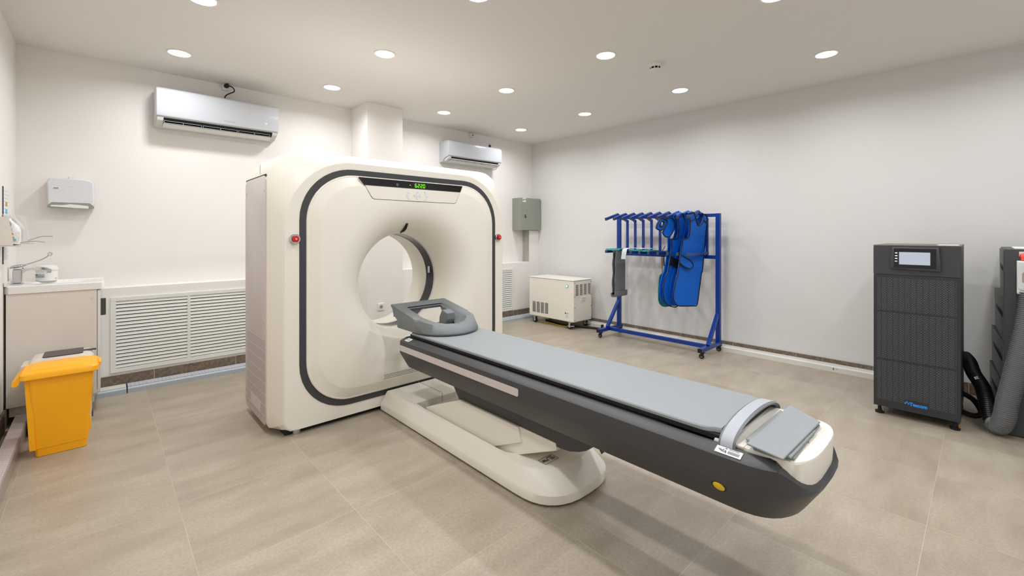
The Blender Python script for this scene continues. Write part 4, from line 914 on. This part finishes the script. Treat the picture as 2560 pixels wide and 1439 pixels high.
MB().sheet(mv(B_pts, (.068, .075, 0)), .008, SN).build('back_panel', 'vest_blue', VB, smooth=60)
strap_over(B_pts, 0, 1, (.068, .075, 0)).build('shoulder_strap', 'vest_blue', VB, smooth=40)
outline(MB(), mv(B_pts, (0, -.002, 0)), .0068).build('edge_binding', 'vest_trim', VB)
MB().sheet(mv(B_patch, (0, -.003, 0)), .004, SN).build('hook_patch', 'vest_trim', VB, smooth=0)
VC = thing('thyroid_collar', (-.70, -2.76, 1.29), 'blue thyroid collar with black edging looped over a rack arm', 'thyroid collar')
MB().sheet(C_pts, .010, SN).build('bib', 'vest_blue', VC, smooth=30)
outline(MB(), mv(C_pts, (0, -.002, 0)), .0062).build('bib_binding', 'vest_trim', VC)
nb = MB(); cb_ = [Vector(p) for p in C_band]; cc = sum(cb_, Vector())/len(cb_)
inner = [cc+(p-cc)*.45 for p in cb_]
nb.loft([cb_, [p+Vector((.026, .03, 0)) for p in cb_], [p+Vector((.026, .03, 0)) for p in inner], inner], closed=True).build('neck_band', 'vest_blue', VC, smooth=30)
nb = MB(); outline(nb, cb_, .0075); outline(nb, inner, .0075); nb.build('neck_binding', 'vest_trim', VC)
VT = thing('gonad_apron', (-.55, -2.65, .48), 'teal half apron hanging by black straps from a lower peg', 'apron')
MB().sheet(T_pts, .008, SN).build('front_panel', 'teal_fabric', VT, smooth=30)
MB().sheet(T2, .008, SN).build('back_panel', 'teal_fabric', VT, smooth=30)
MB().bar((-.566, -2.636, 1.124), (-.558, -2.640, .872), .010, .003, (0, 1, 0), 0).build('strap', 'vest_trim', VT, smooth=0)
MB().bar((-.513, -2.632, 1.124), (-.503, -2.630, .955), .022, .003, (0, 1, 0), 0).build('strap', 'vest_trim', VT, smooth=0)
MB().bar((-.563, -2.640, 1.124), (-.513, -2.648, 1.182), .008, .003, (0, 1, 0), 0).build('strap_end', 'vest_trim', VT, smooth=0)
VG = thing('fabric_belt', (-.56, -2.07, .55), 'wide grey elastic belt folded over the second lower peg', 'belt')
def band(y, xa, xb, z0, z1, wob, th=.006):
    rr = []
    for k in range(13):
        z = z1+(z0-z1)*k/12; d = wob*math.sin(k*1.3); rr.append([(xa+d-.02*k/12, y, z), (xb+d*.3, y, z), (xb+d*.3, y+th, z), (xa+d-.02*k/12, y+th, z)])
    return rr
MB().loft(band(-2.098, -.680, -.475, .620, 1.127, .005), caps=(True, True)).build('front_fold', 'grey_fabric', VG, smooth=30)
MB().loft(band(-2.052, -.672, -.460, .566, 1.127, .008), caps=(True, True)).build('back_fold', 'grey_fabric', VG, smooth=30)
MB().prism([(-2.098, 1.1225), (-2.046, 1.1225), (-2.046, 1.129), (-2.098, 1.129)], 0, -.678, -.475).build('top_fold', 'grey_fabric', VG, smooth=0)
loop = [PI*k/12+PI for k in range(13)]; up_ = [(-2.106, .632), (-2.100, .632)]
MB().prism([(-2.106, .628)]+[(-2.076+.030*math.cos(a), .582+.030*math.sin(a)) for a in loop]+[(-2.046, .606), (-2.052, .606)]+[(-2.076+.024*math.cos(a), .582+.024*math.sin(a)) for a in loop[::-1]]+[(-2.100, .628)], 0, -.715, -.440).build('bottom_loop', 'grey_fabric', VG, smooth=30)
def cloth(x0, x1, ya, yb, z, label, m, seed, hang=0, name='folded_cloth'):
    """thin folded cloth lying over the pegs, gently rumpled, sagging between them"""
    rd = random.Random(seed); nx, ny = 8, 14; ph = rd.random()*6; top_, bot_ = [], []
    b = MB(); V = []
    for i in range(nx+1):
        row = []
        for j in range(ny+1):
            x = x0+(x1-x0)*i/nx; y = ya+(yb-ya)*j/ny
            x += .030*math.sin(j*.45+ph)*(1 if i in (0, nx) else .4); y += .012*math.sin(i*1.1+ph)
            zz = z+.002*math.sin(j*1.7+ph)+.0015*math.sin(i*2.1+j+ph)+.002
            if i == 0: zz -= hang
            row.append((b.bm.verts.new((x, y, zz)), b.bm.verts.new((x, y, zz+.005))))
        V.append(row)
    for i in range(nx):
        for j in range(ny):
            for s_ in (0, 1):
                q = [V[i][j][s_], V[i+1][j][s_], V[i+1][j+1][s_], V[i][j+1][s_]]; b.bm.faces.new(q if s_ else q[::-1])
    E_ = [V[i][0] for i in range(nx+1)]+[V[nx][j] for j in range(1, ny+1)]+[V[i][ny] for i in range(nx-1, -1, -1)]+[V[0][j] for j in range(ny-1, 0, -1)]
    for k in range(len(E_)):
        p, q = E_[k], E_[(k+1) % len(E_)]; b.bm.faces.new((p[0], q[0], q[1], p[1]))
    return tag(b.build(name, m, smooth=50), label, 'cloth')
cloth(-.665, -.36, -1.93, -2.125, 1.1305, 'teal folded cloth on the leftmost lower rack pegs', 'teal_fabric', 1, .012)
cloth(-.64, -.40, -2.25, -2.52, 1.1245, 'teal folded cloth on the middle lower rack pegs', 'teal_fabric', 2, .008)
cloth(-.55, -.38, -2.28, -2.44, 1.1425, 'small pale cloth lying on the middle teal cloth on the rack', 'white_fabric', 3)
b = MB(); b.loft([[(x, ya, z), (x, yb, z), (x+.004*(1 if z < 1.13 else 0), yb, z-.004), (x+.004*(1 if z < 1.13 else 0), ya, z-.004)] for x, z, ya, yb in ((-.42, 1.153, -2.20, -2.255), (-.60, 1.153, -2.20, -2.258), (-.682, 1.146, -2.198, -2.258), (-.6935, 1.128, -2.195, -2.256), (-.6945, 1.08, -2.188, -2.248), (-.695, 1.024, -2.180, -2.240))], caps=(True, True))
tag(b.build('white_strap', 'white_fabric', smooth=40), 'white fabric strap hanging over the front of the lower rack pegs', 'strap')

# ------------------------------------------------------------------ UPS tower
U = thing('ups_tower', (-.73, -4.82, 0), 'tall black power supply tower with a lit screen and mesh door', 'power cabinet')
ux0, ux1, uy0, uy1 = -1.067, -.388, -5.048, -4.592
MB().box(ux0+.018, ux1, uy0+.002, uy1-.002, .062, 1.236, .003).build('chassis', 'ups_black', U)
MB().box(ux0-.002, ux1, uy0, uy1, 1.2365, 1.246, .002).build('top_cover', 'ups_top', U)
MB().box(ux0, ux0+.0175, uy0, uy1, 1.031, 1.236, .003).build('top_fascia', 'ups_panel', U)
sc = MB().prism([(-4.690, 1.078), (-4.952, 1.068), (-4.952, 1.150), (-4.945, 1.152), (-4.945, 1.232), (-4.697, 1.234), (-4.697, 1.162), (-4.690, 1.160)], 0, ux0-.022, ux0-.0005, bev=.003).build('screen_bezel', 'ups_panel', U, smooth=30)
MB().box(ux0-.0235, ux0-.0215, -4.930, -4.710, 1.085, 1.222).build('screen_glass', 'black_gloss', sc, smooth=0)
MB().box(ux0-.0245, ux0-.0233, -4.900, -4.738, 1.109, 1.197).build('screen', 'lcd', sc, smooth=0)
for i, zz in enumerate((1.190, 1.170, 1.151, 1.131)):
    MB().cyl((ux0-.0240, -4.7255, zz), 0, .0038, .0015, 12).build('indicator_lamp', 'led_green' if i == 3 else 'led_white', sc)
    MB().box(ux0-.0243, ux0-.0234, -4.7215, -4.7155, zz-.0025, zz+.0025).build('indicator_icon', 'led_white', sc, smooth=0)
d_ = MB().box(ux0+.002, ux0+.0175, uy0+.001, uy1-.001, .064, 1.029, .002).build('mesh_door', 'ups_black', U)
for z0_, z1_ in ((.772, 1.008), (.420, .752), (.118, .400)):
    MB().box(ux0+.0002, ux0+.0025, uy0+.022, uy1-.020, z0_, z1_).build('mesh_panel', 'mesh_black', d_, smooth=0)
lg = MB().prism(rrect(-4.893, -4.763, .093, .150, .012), 0, ux0-.0012, ux0+.001).build('logo_plate', 'ups_black', d_, smooth=0)
tm = text_mesh('Tescom', .033, (ux0-.0014, -4.838, .1205), (0, -1, 0), (0, 0, 1), .0003, .86, bold=.0012); tm.build('logo_text', 'logo_blue', lg, smooth=0)
sy = MB(); cy, cz = -4.778, .1215
for a in (0, 90, 180):
    d = math.radians(a); q_ = lambda r, s: (cy-(r*math.cos(d)-s*math.sin(d)), cz+(r*math.sin(d)+s*math.cos(d)))
    sy.prism([q_(.003, 0), q_(.008, .006), q_(.0155, 0), q_(.008, -.006)], 0, ux0-.0018, ux0-.001)
sy.build('logo_symbol', 'logo_blue', lg, smooth=0)
for yy in (uy0+.03, uy1-.03):
    for xx in (ux0+.05, ux1-.06):
        k = MB().lathe((xx, yy, 0), 2, [(.001, .026), (.014, .028), (.018, .012), (.061, .010)], 18).build('levelling_foot', 'black_rubber', U)
        MB().cyl((xx, yy-.020, .026), 2, .0055, .03, 10).build('foot_bolt', 'brass', k)
tag(MB().box(-1.02, -.80, -5.035, -4.93, 1.2465, 1.249).build('loose_papers', 'paper', smooth=0), 'white papers lying on top of the power supply tower', 'papers')
# second cabinet at the right edge
K = thing('battery_cabinet', (-.5, -5.5, 0), 'grey black battery cabinet at the right edge with a white breaker on it', 'power cabinet')
cx0, cx1, cy1, cy0 = -.88, -.12, -5.242, -5.74
MB().box(cx0, cx1, cy0, cy1, .005, 1.226, .003).build('body', 'cab_grey', K)
for i, (za, zb, pa, pb) in enumerate(((.90, 1.215, .002, .004), (.60, .905, .002, .030), (.31, .61, .004, .046), (.02, .33, .006, .056))):
    pn = MB(); zz = [za, zb]
    pn.loft([[(cx0+.006, cy1, z), (cx1, cy1, z), (cx1, cy1+pb+(.004 if z == zb else 0), z), (cx0+.006, cy1+pa, z)] for z in zz], caps=(True, True))
    p_ = pn.build('side_panel', 'cab_side', K, smooth=0)
    vs = MB()
    for j in range(3):
        z = zb-.11-.012*j; f = lambda t: cy1+pa+(pb-pa)*t+.0012
        vs.bar((cx0+.05, f(.06), z), (cx0+.62, f(.82), z), .004, .004, (0, 0, 1), 0)
    vs.build('vent_slots', 'vent_dark', p_, smooth=0)
bk = MB().box(cx0-.068, cx0-.0005, -5.43, -5.297, .940, 1.152, .004).build('breaker', 'white_matte', K)
MB().prism(rrect(-5.42, -5.302, .968, 1.142, .018), 0, cx0-.076, cx0-.067).build('breaker_cover', 'white_plastic', bk, smooth=0)
MB().prism(rrect(-5.40, -5.318, 1.01, 1.085, .016), 0, cx0-.0775, cx0-.0755).build('breaker_window', 'fin_grey', bk, smooth=0)
MB().prism(rrect(-5.39, -5.322, 1.018, 1.048, .006), 0, cx0-.0785, cx0-.077).build('switch_mechanism', 'amber_print', bk, smooth=0)
MB().box(cx0-.0785, cx0-.0770, -5.39, -5.328, 1.060, 1.078).build('rating_plate', 'ink', bk, smooth=0)
MB().prism(rrect(-5.395, -5.32, 1.108, 1.120, .005), 0, cx0-.0775, cx0-.0755).build('cover_slot', 'offwhite', bk, smooth=0)
nl = MB().box(cx0-.0025, cx0-.0003, -5.44, -5.308, 1.180, 1.211).build('name_plate', 'paper', K, smooth=0)
tag(MB().tube(cord([(cx0-.010, -5.322, 1.19), (cx0-.022, -5.326, 1.180), (cx0-.026, -5.328, 1.160), (cx0-.030, -5.328, 1.1535)]), .014, 12).build('red_sleeve', 'red_cable'), 'short red cable sleeve entering the top of the white breaker', 'cable')
tag(MB().tube(cord([(cx0-.030, -5.330, .9385), (cx0-.032, -5.334, .90), (cx0-.034, -5.345, .86)]), .019, 12).build('red_sleeve', 'red_cable'), 'red cable sleeve leaving the bottom of the white breaker', 'cable')
tag(MB().box(-.84, -.30, -5.72, -5.29, 1.2265, 1.232).build('loose_papers', 'paper', smooth=0), 'white papers lying on top of the cabinet at right edge', 'papers')
# hose
def corrug(path, r, pitch, amp, n=14):
    P = cord(path, 24); L_ = [0]
    for i in range(1, len(P)): L_.append(L_[-1]+(P[i]-P[i-1]).length)
    tot = L_[-1]; N_ = int(tot/(pitch/6)); out = []; rad = []; j = 0
    for k in range(N_+1):
        s = tot*k/N_
        while j < len(P)-2 and L_[j+1] < s: j += 1
        t = (s-L_[j])/max(1e-6, L_[j+1]-L_[j]); out.append(P[j].lerp(P[j+1], min(1, t)))
        rr = r(s/tot) if callable(r) else r
        rad.append(rr+amp*(1 if (k % 6) < 3 else -1)*(1 if True else 0))
    return out, rad
HO = thing('corrugated_hose', (-.93, -5.2, 0), 'thick corrugated cable hose looping on the floor between the two black cabinets', 'hose')
p_, r_ = corrug([(-.50, -5.051, .405), (-.57, -5.078, .38), (-.66, -5.10, .325), (-.76, -5.145, .255), (-.85, -5.165, .17), (-.895, -5.178, .10), (-.915, -5.198, .063)], .040, .012, .0022)
MB().tube(p_, r_, 18).build('black_section', 'hose_black', HO, smooth=60)
p_, r_ = corrug([(-.915, -5.198, .063), (-.945, -5.220, .066), (-.975, -5.240, .13), (-.985, -5.256, .25), (-.985, -5.282, .40), (-.98, -5.315, .60), (-.965, -5.345, .80), (-.955, -5.36, .95)], .052, .0125, .0026)
MB().tube(p_, r_, 20).build('grey_section', 'hose_grey', HO, smooth=60)
MB().bar((-.742, -5.112, .318), (-.782, -5.143, .262), .020, .0025, (-1, 0, .25), 0).build('hose_label', 'paper', HO, smooth=0)
tag(MB().tube(cord([(-.50, -4.98, .16), (-.56, -5.02, .15), (-.62, -5.10, .12), (-.70, -5.14, .06), (-.70, -5.10, .028), (-.60, -5.02, .022), (-.52, -4.98, .022)]), .018, 10).build('power_cable', 'black_rubber'), 'thick black cable loop on the floor behind the power supply tower', 'cable')
